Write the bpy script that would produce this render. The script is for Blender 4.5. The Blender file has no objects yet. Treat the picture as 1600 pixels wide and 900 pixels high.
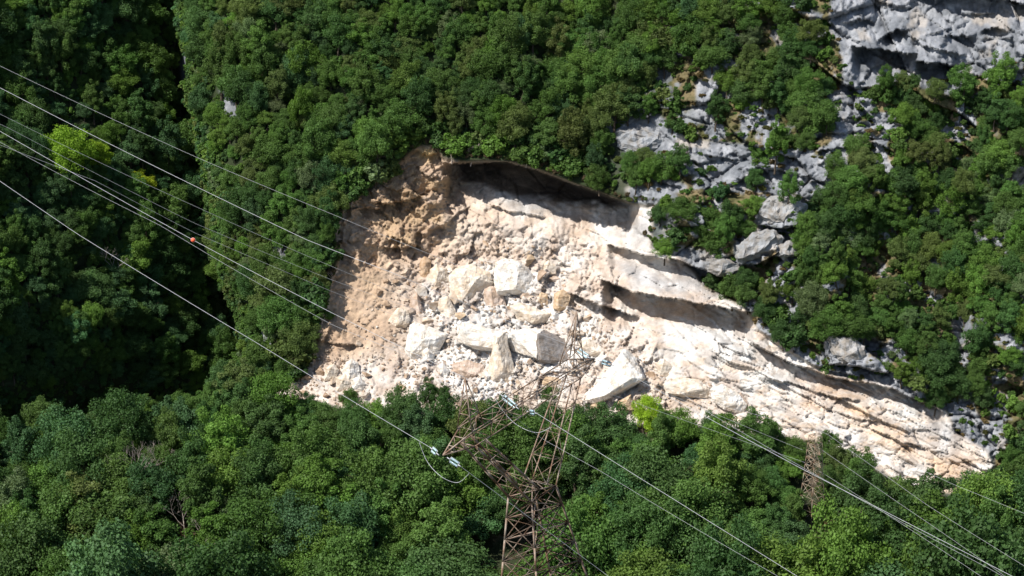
import bpy, bmesh, math, random, bisect
import numpy as np
from mathutils import Vector, Matrix, noise as mnoise

R = math.radians
# ------------------------------------------------------------------ camera, world, sun, exposure
scene = bpy.context.scene
COL = scene.collection
PITCH = R(20)
F = 3332.0                                   # focal length in photo pixels (photo 1600 x 900)
CAM = Vector((0, 0, 230))
cam_d = bpy.data.cameras.new('camera')
cam = bpy.data.objects.new('camera', cam_d)
COL.objects.link(cam)
cam.location = CAM
cam.rotation_euler = (math.pi / 2 - PITCH, 0, 0)
cam_d.sensor_width = 36.0
cam_d.lens = 36.0 * F / 1600.0
cam_d.clip_start = 1.0
cam_d.clip_end = 5000.0
scene.camera = cam

SUN = Vector((-0.50, -0.34, 0.80)).normalized()       # towards the sun
sun_elev = math.asin(SUN.z)
sun_az = math.atan2(SUN.x, SUN.y)
world = bpy.data.worlds.new('World')
scene.world = world
world.use_nodes = True
wn = world.node_tree.nodes
sky = wn.new('ShaderNodeTexSky')
sky.sky_type = 'NISHITA'
sky.sun_disc = False
sky.sun_elevation = sun_elev
sky.sun_rotation = sun_az
world.node_tree.links.new(sky.outputs[0], wn['Background'].inputs[0])
wn['Background'].inputs[1].default_value = 0.10
sl = bpy.data.lights.new('sun', 'SUN')
sl.energy = 5.0
sl.angle = R(0.5)
sl.color = (1.0, 0.95, 0.88)
so = bpy.data.objects.new('sun', sl)
COL.objects.link(so)
so.rotation_euler = SUN.to_track_quat('Z', 'Y').to_euler()
scene.view_settings.view_transform = 'Standard'
scene.view_settings.look = 'None'
scene.view_settings.gamma = 1.0
scene.view_settings.exposure = 0.52
scene.render.engine = 'CYCLES'
scene.cycles.max_bounces = 4
scene.cycles.diffuse_bounces = 2
scene.cycles.transparent_max_bounces = 4

rng = np.random.default_rng(7)
random.seed(7)

# ------------------------------------------------------------------ geometry of the view: a point at depth D seen at photo pixel (px, py)
CP, SP = math.cos(PITCH), math.sin(PITCH)


def P(px, py, D):
    xc = (px - 800.0) / F * D
    yc = (450.0 - py) / F * D
    return Vector((xc, CP * D + SP * yc, CAM.z - SP * D + CP * yc))


def Parr(px, py, D):
    xc = (px - 800.0) / F * D
    yc = (450.0 - py) / F * D
    return np.stack([xc, CP * D + SP * yc, CAM.z - SP * D + CP * yc], -1)


def project(v):
    d = v - CAM
    D = d.y * CP - d.z * SP
    yc = d.y * SP + d.z * CP
    return 800 + d.x / D * F, 450 - yc / D * F, D


# ------------------------------------------------------------------ numpy noise
def _hash(ix, iy, seed):
    h = (ix.astype(np.int64) * 374761393 + iy.astype(np.int64) * 668265263 + seed * 974634777) & 0xFFFFFFFF
    h = ((h ^ (h >> 13)) * 1274126177) & 0xFFFFFFFF
    h = ((h ^ (h >> 16)) * 2246822519) & 0xFFFFFFFF
    return ((h ^ (h >> 15)) & 0xFFFFFF) / float(0xFFFFFF)


def vnoise(x, y, seed=0):
    ix, iy = np.floor(x), np.floor(y)
    fx, fy = x - ix, y - iy
    fx, fy = fx * fx * (3 - 2 * fx), fy * fy * (3 - 2 * fy)
    a, b = _hash(ix, iy, seed), _hash(ix + 1, iy, seed)
    c, d = _hash(ix, iy + 1, seed), _hash(ix + 1, iy + 1, seed)
    return (a * (1 - fx) + b * fx) * (1 - fy) + (c * (1 - fx) + d * fx) * fy


def fbm(x, y, s, octv=4, seed=0, gain=0.5):
    t, a, n = 0, 1.0, 0
    x, y = x / s, y / s
    for k in range(octv):
        t = t + a * (vnoise(x, y, seed + k * 17) - 0.5) * 2
        n += a
        a *= gain
        x, y = x * 2.03 + 11.3, y * 2.03 + 5.7
    return t / n


def facets(x, y, s, seed=0, tilt=1.0):
    """angular blocks: every Voronoi cell is a tilted plane with its own height; returns (height, edge distance)"""
    x, y = x / s, y / s
    ix, iy = np.floor(x), np.floor(y)
    best = np.full(x.shape, 9e9)
    sec = np.full(x.shape, 9e9)
    val = np.zeros(x.shape)
    for dx in (-1, 0, 1):
        for dy in (-1, 0, 1):
            cx, cy = ix + dx, iy + dy
            qx = cx + _hash(cx, cy, seed + 1)
            qy = cy + _hash(cx, cy, seed + 2)
            rx, ry = x - qx, y - qy
            d = rx * rx + ry * ry
            h = _hash(cx, cy, seed + 3) - 0.5 + tilt * ((_hash(cx, cy, seed + 4) - 0.5) * rx + (_hash(cx, cy, seed + 5) - 0.5) * ry)
            m = d < best
            sec = np.where(m, best, np.minimum(sec, d))
            val = np.where(m, h, val)
            best = np.where(m, d, best)
    return val, np.sqrt(sec) - np.sqrt(best)


def S(t):
    t = np.clip(t, 0, 1)
    return t * t * (3 - 2 * t)


def sdist(px, py, poly):
    """signed distance in pixels, positive inside the polygon"""
    inside = np.zeros(px.shape, bool)
    best = np.full(px.shape, 1e9)
    n = len(poly)
    for i in range(n):
        x0, y0 = poly[i]
        x1, y1 = poly[(i + 1) % n]
        dx, dy = x1 - x0, y1 - y0
        t = np.clip(((px - x0) * dx + (py - y0) * dy) / (dx * dx + dy * dy), 0, 1)
        best = np.minimum(best, np.hypot(px - x0 - t * dx, py - y0 - t * dy))
        if y0 != y1:
            c = ((y0 > py) != (y1 > py)) & (px < (x1 - x0) * (py - y0) / (y1 - y0) + x0)
            inside ^= c
    return np.where(inside, best, -best)


# ------------------------------------------------------------------ the lie of the land, as outlines seen from the opposite side of the valley
SLIDE = [(640, 240), (655, 228), (680, 228), (692, 245), (722, 253), (760, 251), (800, 253), (850, 268), (900, 288), (985, 318), (1022, 322),
         (1018, 385), (1060, 400), (1088, 424), (1100, 448), (1165, 480), (1185, 515), (1215, 535), (1260, 565), (1310, 588), (1385, 600),
         (1420, 622), (1478, 640), (1496, 676), (1545, 705), (1556, 728), (1520, 775), (1430, 765), (1370, 735), (1320, 712), (1280, 690),
         (1225, 685), (1150, 675), (1060, 665), (900, 665), (800, 655), (700, 650), (600, 650), (540, 640), (480, 625), (432, 622),
         (424, 608), (478, 588), (490, 540), (482, 520), (508, 492), (516, 440), (532, 400), (524, 362), (540, 322), (572, 300), (600, 280)]
CLIFF_TR = [(1305, -60), (1298, 40), (1320, 80), (1318, 120), (1350, 138), (1400, 118), (1440, 128), (1500, 122), (1550, 110), (1620, 88), (1700, 80), (1700, -60)]
PATCHES = [CLIFF_TR,
           [(1296, 150), (1322, 140), (1330, 200), (1318, 262), (1300, 255), (1306, 200)],
           [(945, 176), (1000, 165), (1040, 190), (1062, 214), (1100, 222), (1188, 230), (1184, 250), (1130, 245), (1050, 235), (985, 240), (957, 215)],
           [(1090, 128), (1135, 128), (1140, 150), (1120, 160), (1110, 188), (1092, 180)],
           [(1182, 310), (1220, 302), (1262, 318), (1256, 345), (1222, 355), (1186, 342)],
           [(1172, 362), (1215, 356), (1226, 375), (1200, 394), (1180, 412), (1150, 410), (1150, 384)],
           [(1198, 240), (1235, 235), (1290, 250), (1298, 300), (1262, 312), (1230, 290), (1200, 275)],
           [(1098, 248), (1152, 240), (1188, 262), (1160, 300), (1105, 290)],
           [(1000, 290), (1040, 276), (1070, 292), (1020, 318), (988, 312), (980, 296)],
           [(1018, 392), (1070, 388), (1150, 405), (1160, 425), (1120, 428), (1040, 408)],
           [(1286, 522), (1330, 520), (1356, 546), (1348, 580), (1310, 572), (1290, 548)],
           [(1200, 440), (1222, 452), (1246, 490), (1236, 506), (1212, 480)],
           [(1350, 575), (1420, 590), (1446, 622), (1400, 622), (1352, 596)],
           [(1214, 380), (1244, 376), (1250, 392), (1222, 408)],
           [(1488, 600), (1512, 598), (1520, 640), (1556, 700), (1550, 720), (1500, 690), (1484, 640)],
           [(1490, 500), (1512, 500), (1518, 560), (1498, 570)],
           [(1560, 108), (1600, 100), (1640, 110), (1640, 128), (1560, 124)],
           [(1452, 305), (1476, 300), (1480, 330), (1456, 326)],
           [(1560, 265), (1600, 262), (1640, 262), (1640, 285), (1572, 282)],
           [(282, 84), (298, 86), (302, 110), (296, 138), (288, 132), (284, 104)],
           [(346, 140), (356, 142), (378, 180), (376, 190), (350, 172)],
           [(312, 262), (330, 258), (326, 280), (314, 278)],
           [(386, 504), (408, 512), (428, 532), (420, 536), (392, 524)],
           [(430, 388), (444, 392), (440, 404), (432, 400)],
           [(1560, 755), (1600, 745), (1640, 745), (1640, 800), (1580, 785)],
           [(1585, 700), (1640, 690), (1640, 735), (1590, 725)]]
YB_X = [-900, 0, 150, 235, 330, 385, 430, 520, 700, 900, 1100, 1230, 1300, 1370, 1430, 1520, 1600, 2500]
YB_Y = [730, 694, 686, 664, 644, 634, 636, 642, 648, 656, 660, 680, 702, 738, 768, 790, 792, 910]
XR_Y = [-600, 60, 150, 250, 330, 430, 500, 600, 660, 1400]
XR_X = [240, 286, 296, 318, 330, 342, 378, 384, 330, 250]

# ledges: line along which the rock above juts out: (points, jut above, its reach px, cut back below, its reach px)
LEDGES = [
    ([(690, 254), (740, 256), (790, 253), (840, 267), (900, 289), (950, 305), (1000, 322)], 1.5, 20, 14.0, 54),
    ([(945, 380), (1000, 396), (1060, 407), (1100, 424), (1155, 434)], 2.5, 40, 6.0, 34),
    ([(938, 434), (985, 455), (1030, 464), (1100, 474), (1150, 484), (1180, 494)], 3.5, 50, 12.5, 38),
    ([(884, 455), (930, 474), (1003, 497)], 3.8, 45, 4.0, 24),
    ([(1165, 528), (1200, 548), (1240, 568), (1300, 590), (1385, 604), (1480, 646)], 2.5, 30, 4.8, 20),
    ([(1190, 590), (1240, 600), (1300, 620), (1352, 626)], 1.0, 20, 1.8, 20),
    ([(1300, 640), (1340, 655), (1380, 660)], 0.8, 14, 1.3, 14),
    ([(1410, 690), (1450, 702), (1480, 722)], 0.8, 14, 0.8, 14),
    ([(758, 316), (790, 328), (822, 334), (858, 340)], 1.3, 22, 0.8, 16),
    ([(850, 312), (868, 326), (882, 332)], 0.8, 12, 0.6, 12),
    ([(905, 352), (935, 366), (960, 384)], 1.0, 20, 0.6, 14),
    ([(846, 372), (880, 380)], 0.8, 16, 0.4, 12),
    ([(975, 352), (1004, 360)], 1.0, 14, 0.6, 12),
    ([(582, 322), (612, 318), (640, 312), (668, 300)], 1.4, 22, 2.0, 22),
    ([(588, 384), (620, 388), (660, 384)], 1.2, 20, 2.2, 22),
    ([(540, 322), (560, 326), (585, 322)], 0.8, 16, 1.8, 18),
    ([(498, 532), (530, 538), (568, 540)], 1.0, 16, 1.2, 16),
    ([(665, 362), (700, 348), (720, 330), (742, 318)], 0.4, 14, 1.8, 24),
    ([(1328, 73), (1380, 78), (1436, 86)], 4.0, 30, 11, 34),
    ([(1425, 95), (1460, 98), (1500, 104)], 4.0, 24, 11, 30),
    ([(1368, 66), (1400, 46), (1424, 52)], 1.5, 14, 6.0, 18),
    ([(1470, 58), (1500, 56), (1530, 60)], 1.5, 14, 3.0, 12),
    ([(1530, 48), (1560, 42), (1580, 52)], 1.5, 14, 4.0, 14),
    ([(1310, 40), (1340, 30), (1370, 34)], 1.0, 14, 2.0, 10),
    ([(1495, 18), (1520, 22), (1560, 20)], 1.0, 10, 1.8, 16),
    ([(1420, -20), (1500, -12), (1560, -2), (1640, 16)], 3.0, 20, 7.0, 26),
    ([(1180, 350), (1222, 357), (1262, 348)], 2.6, 26, 4.4, 16),
    ([(1148, 412), (1182, 414), (1214, 396), (1234, 376)], 2.8, 26, 4.8, 18),
    ([(955, 214), (985, 206), (1010, 214), (1030, 222)], 0.8, 12, 1.2, 14),
    ([(1090, 236), (1120, 244), (1160, 252)], 1.0, 14, 1.4, 14),
    ([(1200, 262), (1240, 272), (1276, 280)], 1.0, 16, 1.6, 14),
    ([(985, 268), (1040, 286), (1070, 292)], 0.8, 14, 1.2, 14),
    ([(1096, 292), (1130, 296), (1160, 304)], 1.0, 14, 1.6, 14),
    ([(1286, 576), (1320, 584), (1352, 590)], 1.2, 20, 1.6, 14),
    ([(1000, 150), (1050, 160), (1090, 158), (1130, 170)], 1.0, 14, 1.6, 14),
]
_bk = np.cumsum(rng.uniform(7, 30, 160))
_amp = rng.uniform(0.25, 1.25, 160) * (0.4 + rng.random(160))
B_ = R(26.5)


def land(px, py):
    px = np.asarray(px, float)
    py = np.asarray(py, float)
    yb = np.interp(px, YB_X, YB_Y)
    xr = np.interp(py, XR_Y, XR_X)
    sdl = sdist(px, py, SLIDE)
    ins = S((sdl + 3) / 8)
    # hillsides
    rightc = S((px - 930) / 200) * S((yb + 10 - py) / 60)
    Dc = 507 - 0.03 * (px - 900) + (0.060 - 0.008 * rightc) * (yb - py)
    Dc = Dc + 26 * np.exp(-np.clip(px - xr, 0, None) / 34.0) * S((yb - py + 30) / 90)
    Dl = 592 - 0.17 * (xr - px) + 0.055 * (640 - py) + 14 * fbm(px, py, 170, 2, 91)
    gull = S((px - 110) / 140) * S((py - 400) / 120) * 9
    Dl = Dl + gull
    w = S((px - xr + 4) / 8)
    Da = Dl * (1 - w) + Dc * w
    fl = 0.02 * np.clip(900 - px, -700, 900)
    Df = 500 + fl * np.where(px > 900, 1, 0.2) - 0.112 * (py - yb)
    wf = S((py - yb + 12) / np.where(px < 400, 12, 26))
    Df = Df + 13 * np.exp(-((px - 850) / 52.0) ** 2 - ((py - 838) / 40.0) ** 2) + 9 * np.exp(-((px - 725) / 70.0) ** 2 - ((py - 858) / 32.0) ** 2)
    D = Da * (1 - wf) + Df * wf
    out = 1 - S((sdl + 26) / 34)
    D = D - out * (4.5 * fbm(px, py, 150, 3, 5) + 1.5 * fbm(px, py, 45, 2, 6))
    # the bowl of the rock fall and its fan of debris
    g = np.interp(py, [215, 260, 300, 400, 470, 622, 660], [0, 2.5, 5, 11.5, 9, 0.5, 0])
    bowl = ins * (1 - S((px - 900) / 130)) * S((px - 480) / 220)
    D = D + g * bowl
    D = D + ins * .8
    # right: broken limestone outside the scar
    cl = rightc * (1 - ins)
    wx = px + 10 * fbm(px, py, 60, 1, 21) + 1.5 * fbm(px, py, 7, 2, 23)
    wy = py + 10 * fbm(px, py, 60, 1, 22) + 1.5 * fbm(px, py, 7, 2, 24)
    u = wx * math.cos(B_ * .8) + wy * math.sin(B_ * .8)
    v = -wx * math.sin(B_ * .8) + wy * math.cos(B_ * .8)
    f1, e1 = facets(u / 1.7, v, 36, 31, 1.6)
    f2, e2 = facets(u / 1.3, v, 13, 41, 1.6)
    f0, e0 = facets(u / 1.9, v, 74, 35, 1.8)
    D = D + cl * (5.0 * f0 + 2.0 * np.exp(-e0 * 30) + 3.2 * f1 + 1.3 * f2 + 1.2 * np.exp(-e1 * 22) * (f0 > 0))
    f9, e9 = facets(u / 1.2, v, 6, 47, 2.0)
    D = D + cl * (.6 * f9 + .7 * fbm(px, py, 12, 5, 51, .6))
    # back wall of the bowl: blocky; fan: rubbly; slab: bedded
    wall = ins * (1 - S((px - 760) / 60)) * S((430 - py) / 40 + .2) * (1 - S((px - 690) / 80) * 0.5)
    wall = np.maximum(wall, ins * S((560 - px) / 40) * S((600 - py) / 30) * .55)
    f3, e3 = facets(wx * .8 + wy * .6, (wy * .8 - wx * .6) * 1.6, 34, 61, 2.0)
    f4, e4 = facets(wx * .7 - wy * .7, (wy * .7 + wx * .7) * 1.5, 13, 71, 2.2)
    f12, e12 = facets(wx * .8 + wy * .6, (wy * .8 - wx * .6) * 1.5, 5.5, 75, 2.0)
    f14, e14 = facets(wx, wy * 1.4, 3.2, 85, 2.0)
    D = D + wall * (2.8 * f3 + 1.2 * f4 + .65 * f12 + .25 * f14 + .8 * fbm(px, py, 50, 2, 81))
    fan = ins * (1 - wall) * (1 - S((px - 985 - (py - 520) * .5) / 50)) * S((py - 330) / 60)
    f5, e5 = facets(wx, wy, 14, 101, 2.0)
    f6, e6 = facets(wx, wy, 6, 111, 2.0)
    f10, e10 = facets(wx, wy, 34, 105, 1.8)
    rough = .18 + .82 * S((px - 600) / 90)
    f15, e15 = facets(wx, wy, 3.2, 125, 2.0)
    D = D + fan * (rough * (1.8 * f10 + 1.3 * f5 + 0.6 * f6 + .25 * f15) + .2 * f6 + .1 * f15 + 1.3 * fbm(px * .9 + py * .4, py * .5, 40, 3, 121, .5))
    slab = ins * (1 - wall) * (1 - fan)
    uu = px * math.cos(B_) + py * math.sin(B_)
    vv = -px * math.sin(B_) + py * math.cos(B_) + 7 * fbm(px, py, 60, 3, 131) + 900
    k = np.clip(np.searchsorted(_bk, vv), 1, 158)
    fr = (vv - _bk[k - 1]) / (_bk[k] - _bk[k - 1])
    gate = S((vnoise(uu / 70.0, k * 7.3, 141) - 0.38) / 0.2)
    low = 0.22 + 0.78 * S((px - 1040) / 120)
    D = D - slab * low * 1.4 * _amp[k] * fr ** 2 * gate
    f7, e7 = facets(uu / 3.2, vv, 9, 151, 1.5)
    f8, e8 = facets(uu / 3.0, vv, 20, 161, 1.2)
    f11, e11 = facets(uu / 4.5, vv, 4.5, 155, 1.2)
    D = D + slab * ((0.8 * f7 + .34 * f11) * low + .14 * f11 + 1.1 * f8 + 0.6 * fbm(uu * .5, vv, 26, 6, 171, .6) + .7 * np.exp(-e8 * 34))
    # flutes under the rim
    flt = slab * np.exp(-((px - 930) / 90.0) ** 2 - ((py - 350) / 36.0) ** 2)
    f13, e13 = facets(uu / 5.5, vv, 13, 191, 1.4)
    D = D + slab * low * (.9 * np.exp(-e13 * 34) + .9 * f13)
    D = D + flt * 0.9 * fbm(px * 4, py * .9, 26, 3, 181)
    for pts, ja, ra, jb, rb in LEDGES:
        xs = np.array([p[0] for p in pts], float)
        ys = np.array([p[1] for p in pts], float)
        yl = np.interp(px, xs, ys) + 2.4 * fbm(px, py * 0, 11, 3, int(xs[0]))
        ends = S((px - xs[0]) / 18) * S((xs[-1] - px) / 18)
        t = yl - py
        near = np.abs(t) < 220
        D = D + near * ends * np.where(t >= 0, -ja * np.exp(-np.clip(t, 0, None) / ra), jb * (1 - S(-t / (2.0 * rb))))
    return D, dict(ins=ins, wall=wall, fan=fan, slab=slab, cl=cl, sdl=sdl, e1=e1, f1=f1, w=w, wf=wf, yb=yb)




# ------------------------------------------------------------------ materials
def mat(name):
    m = bpy.data.materials.new(name)
    m.use_nodes = True
    nt = m.node_tree
    b = nt.nodes['Principled BSDF']
    b.inputs['Roughness'].default_value = 0.9
    b.inputs['Specular IOR Level'].default_value = 0.15
    return m, nt, b


def rock_material(name, base=None, scale=1.0):
    """rock: colour from the mesh attribute (or one base colour), mottled and stained, with fine relief"""
    m, nt, b = mat(name)
    N = nt.nodes
    L = nt.links
    tc = N.new('ShaderNodeTexCoord')
    mp = N.new('ShaderNodeMapping')
    mp.inputs['Scale'].default_value = (scale, scale, scale)
    L.new(tc.outputs['Object'], mp.inputs[0])
    n1 = N.new('ShaderNodeTexNoise'); n1.inputs['Scale'].default_value = 0.35; n1.inputs['Detail'].default_value = 9; n1.inputs['Roughness'].default_value = .68
    n2 = N.new('ShaderNodeTexNoise'); n2.inputs['Scale'].default_value = 1.6; n2.inputs['Detail'].default_value = 8; n2.inputs['Roughness'].default_value = .72
    L.new(mp.outputs[0], n1.inputs[0]); L.new(mp.outputs[0], n2.inputs[0])
    r1 = N.new('ShaderNodeMapRange'); r1.inputs['From Min'].default_value = .3; r1.inputs['From Max'].default_value = .7; r1.inputs['To Min'].default_value = .72; r1.inputs['To Max'].default_value = 1.12
    r2 = N.new('ShaderNodeMapRange'); r2.inputs['From Min'].default_value = .3; r2.inputs['From Max'].default_value = .7; r2.inputs['To Min'].default_value = .8; r2.inputs['To Max'].default_value = 1.1
    L.new(n1.outputs[0], r1.inputs[0]); L.new(n2.outputs[0], r2.inputs[0])
    mu = N.new('ShaderNodeMath'); mu.operation = 'MULTIPLY'
    L.new(r1.outputs[0], mu.inputs[0]); L.new(r2.outputs[0], mu.inputs[1])
    vm = N.new('ShaderNodeVectorMath'); vm.operation = 'SCALE'
    L.new(mu.outputs[0], vm.inputs['Scale'])
    at = N.new('ShaderNodeAttribute')
    at.attribute_name = 'rock_colour'
    if base == 'object':
        at.attribute_type = 'INSTANCER'
    else:
        at.attribute_type = 'GEOMETRY'
    L.new(at.outputs['Vector' if base == 'object' else 'Color'], vm.inputs[0])
    L.new(vm.outputs[0], b.inputs['Base Color'])
    n3 = N.new('ShaderNodeTexNoise'); n3.inputs['Scale'].default_value = 2.6; n3.inputs['Detail'].default_value = 10; n3.inputs['Roughness'].default_value = .66
    L.new(mp.outputs[0], n3.inputs[0])
    bp = N.new('ShaderNodeBump'); bp.inputs['Strength'].default_value = .8; bp.inputs['Distance'].default_value = .26
    L.new(n3.outputs[0], bp.inputs['Height']); L.new(bp.outputs[0], b.inputs['Normal'])
    return m


def leaf_material(name):
    """foliage: colour of the single tree (object or instance property), varied from leaf to leaf, light passing through"""
    m = bpy.data.materials.new(name)
    m.use_nodes = True
    nt = m.node_tree
    N, L = nt.nodes, nt.links
    N.remove(N['Principled BSDF'])
    out = N['Material Output']
    at = N.new('ShaderNodeAttribute'); at.attribute_name = 'leaf_colour'; at.attribute_type = 'INSTANCER'
    va = N.new('ShaderNodeAttribute'); va.attribute_name = 'leaf_vary'; va.attribute_type = 'GEOMETRY'
    vm = N.new('ShaderNodeVectorMath'); vm.operation = 'SCALE'
    L.new(at.outputs['Vector'], vm.inputs[0]); L.new(va.outputs['Fac'], vm.inputs['Scale'])
    d = N.new('ShaderNodeBsdfDiffuse'); t = N.new('ShaderNodeBsdfTranslucent')
    g = N.new('ShaderNodeBsdfGlossy'); g.inputs['Roughness'].default_value = .5; g.inputs['Color'].default_value = (1, 1, 1, 1)
    L.new(vm.outputs[0], d.inputs[0])
    hs = N.new('ShaderNodeMixRGB'); hs.blend_type = 'MULTIPLY'; hs.inputs[0].default_value = 1; hs.inputs[2].default_value = (1.0, 1.1, .5, 1)
    L.new(vm.outputs[0], hs.inputs[1]); L.new(hs.outputs[0], t.inputs[0])
    mx = N.new('ShaderNodeMixShader'); mx.inputs[0].default_value = .38
    L.new(d.outputs[0], mx.inputs[1]); L.new(t.outputs[0], mx.inputs[2])
    mg = N.new('ShaderNodeMixShader'); mg.inputs[0].default_value = .006
    L.new(mx.outputs[0], mg.inputs[1]); L.new(g.outputs[0], mg.inputs[2])
    L.new(mg.outputs[0], out.inputs[0])
    return m


def plain(name, col, rough=.7, metal=0.0, vary=.25, scale=3.0, spec=.3):
    m, nt, b = mat(name)
    N, L = nt.nodes, nt.links
    tc = N.new('ShaderNodeTexCoord')
    n = N.new('ShaderNodeTexNoise'); n.inputs['Scale'].default_value = scale; n.inputs['Detail'].default_value = 6
    L.new(tc.outputs['Object'], n.inputs[0])
    cr = N.new('ShaderNodeValToRGB')
    cr.color_ramp.elements[0].position = .3; cr.color_ramp.elements[1].position = .7
    cr.color_ramp.elements[0].color = (*[c * (1 - vary) for c in col], 1)
    cr.color_ramp.elements[1].color = (*[min(1, c * (1 + vary)) for c in col], 1)
    L.new(n.outputs[0], cr.inputs[0]); L.new(cr.outputs[0], b.inputs['Base Color'])
    b.inputs['Roughness'].default_value = rough
    b.inputs['Metallic'].default_value = metal
    b.inputs['Specular IOR Level'].default_value = spec
    return m


M_ROCK = rock_material('mountain_rock')
M_BLOCK = rock_material('fallen_rock', 'object', .55)
_nt = M_BLOCK.node_tree
_st = _nt.nodes.new('ShaderNodeTexNoise'); _st.inputs['Scale'].default_value = .55; _st.inputs['Detail'].default_value = 7; _st.inputs['Roughness'].default_value = .62
_tc = _nt.nodes.new('ShaderNodeTexCoord'); _nt.links.new(_tc.outputs['Object'], _st.inputs[0])
_cr = _nt.nodes.new('ShaderNodeValToRGB')
_cr.color_ramp.elements[0].position = .40; _cr.color_ramp.elements[0].color = (.84, .76, .67, 1)
_cr.color_ramp.elements[1].position = .58; _cr.color_ramp.elements[1].color = (1, 1, 1, 1)
_nt.links.new(_st.outputs[0], _cr.inputs[0])
_mm = _nt.nodes.new('ShaderNodeVectorMath'); _mm.operation = 'MULTIPLY'
_b = _nt.nodes['Principled BSDF']
_src = _b.inputs['Base Color'].links[0].from_socket
_nt.links.new(_src, _mm.inputs[0]); _nt.links.new(_cr.outputs[0], _mm.inputs[1]); _nt.links.new(_mm.outputs[0], _b.inputs['Base Color'])
for n_ in M_BLOCK.node_tree.nodes:
    if n_.type == 'BUMP': n_.inputs['Strength'].default_value = .7; n_.inputs['Distance'].default_value = .45
M_LEAF = leaf_material('foliage')
M_BARK = plain('bark', (.07, .055, .04), .9)
M_DEAD = plain('dead_wood', (.36, .31, .27), .9)


def steel(name, galv, rust, lo, hi):
    m, nt, b = mat(name)
    N, L = nt.nodes, nt.links
    tc = N.new('ShaderNodeTexCoord')
    n = N.new('ShaderNodeTexNoise'); n.inputs['Scale'].default_value = .9; n.inputs['Detail'].default_value = 8; n.inputs['Roughness'].default_value = .7
    L.new(tc.outputs['Object'], n.inputs[0])
    cr = N.new('ShaderNodeValToRGB')
    cr.color_ramp.elements[0].position = lo; cr.color_ramp.elements[1].position = hi
    cr.color_ramp.elements[0].color = (*rust, 1); cr.color_ramp.elements[1].color = (*galv, 1)
    L.new(n.outputs[0], cr.inputs[0]); L.new(cr.outputs[0], b.inputs['Base Color'])
    b.inputs['Roughness'].default_value = .75
    b.inputs['Specular IOR Level'].default_value = .3
    return m


M_STEEL = steel('rusty_steel', (.38, .32, .26), (.15, .085, .05), .42, .66)
M_STEEL_FAR = steel('weathered_steel', (.36, .32, .24), (.20, .12, .075), .40, .60)
M_WIRE = plain('aluminium_wire', (.40, .41, .43), .45, .0, .05, 1, .5)
M_WIRE_DULL = plain('dull_wire', (.34, .35, .36), .6, .0, .05, 1)
M_GLASS = plain('insulator_glass', (.38, .52, .56), .15, .0, .12, 5, .8)
M_ORANGE = plain('orange_shell', (.85, .12, .05), .5, 0, .05)


# ------------------------------------------------------------------ object helpers
def tag(o, label=None, cat=None, group=None, kind=None):
    if label: o['label'] = label
    if cat: o['category'] = cat
    if group: o['group'] = group
    if kind: o['kind'] = kind
    return o


def obj(name, me, m=None, parent=None, loc=None):
    o = bpy.data.objects.new(name, me)
    COL.objects.link(o)
    if m and me is not None and not me.materials:
        me.materials.append(m)
    if parent: o.parent = parent
    if loc is not None: o.location = loc
    return o


def empty(name, loc):
    o = bpy.data.objects.new(name, None)
    o.empty_display_size = .5
    COL.objects.link(o)
    o.location = loc
    return o


def mesh_np(name, V, Fq):
    """V (n,3), Fq (m,k) equal-sized faces"""
    me = bpy.data.meshes.new(name)
    V = np.asarray(V, np.float32)
    Fq = np.asarray(Fq, np.int32)
    me.vertices.add(len(V)); me.vertices.foreach_set('co', V.ravel())
    k = Fq.shape[1]
    me.loops.add(Fq.size); me.loops.foreach_set('vertex_index', Fq.ravel())
    me.polygons.add(len(Fq))
    me.polygons.foreach_set('loop_start', np.arange(0, Fq.size, k, dtype=np.int32))
    me.update(calc_edges=True)
    me.validate()
    return me


class Bars:
    def __init__(self): self.V = []; self.F = []

    def bar(self, a, b, w):
        a, b = Vector(a), Vector(b)
        d = (b - a)
        if d.length < 1e-5: return
        d.normalize()
        up = Vector((0, 0, 1)) if abs(d.z) < .9 else Vector((1, 0, 0))
        x = d.cross(up).normalized() * w * .5
        y = d.cross(x).normalized() * w * .5
        n = len(self.V)
        for q in (a, b):
            self.V += [q - x - y, q + x - y, q + x + y, q - x + y]
        self.F += [(n, n + 1, n + 5, n + 4), (n + 1, n + 2, n + 6, n + 5), (n + 2, n + 3, n + 7, n + 6), (n + 3, n, n + 4, n + 7), (n, n + 3, n + 2, n + 1), (n + 4, n + 5, n + 6, n + 7)]

    def tube(self, pts, r, sides=6):
        n0 = len(self.V)
        rr = r if hasattr(r, '__len__') else [r] * len(pts)
        for i, p in enumerate(pts):
            d = (pts[min(i + 1, len(pts) - 1)] - pts[max(i - 1, 0)]).normalized()
            up = Vector((0, 0, 1)) if abs(d.z) < .9 else Vector((1, 0, 0))
            x = d.cross(up).normalized(); y = d.cross(x).normalized()
            for s in range(sides):
                a = 2 * math.pi * s / sides
                self.V.append(p + (x * math.cos(a) + y * math.sin(a)) * rr[i])
        for i in range(len(pts) - 1):
            for s in range(sides):
                a = n0 + i * sides + s; b = n0 + i * sides + (s + 1) % sides
                self.F.append((a, b, b + sides, a + sides))

    def build(self, name, m, parent=None, origin=None, smooth=False):
        o = Vector(origin) if origin is not None else Vector((0, 0, 0))
        me = mesh_np(name, [tuple(v - o) for v in self.V], self.F)
        if smooth: me.polygons.foreach_set('use_smooth', [True] * len(me.polygons))
        return obj(name, me, m, parent)


# ------------------------------------------------------------------ the mountain
def spaced(a, b, segs):
    out = []
    x = a
    while x < b:
        out.append(x)
        st = next(s for lo, hi, s in segs if lo <= x < hi)
        x += st
    return np.array(out)


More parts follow.
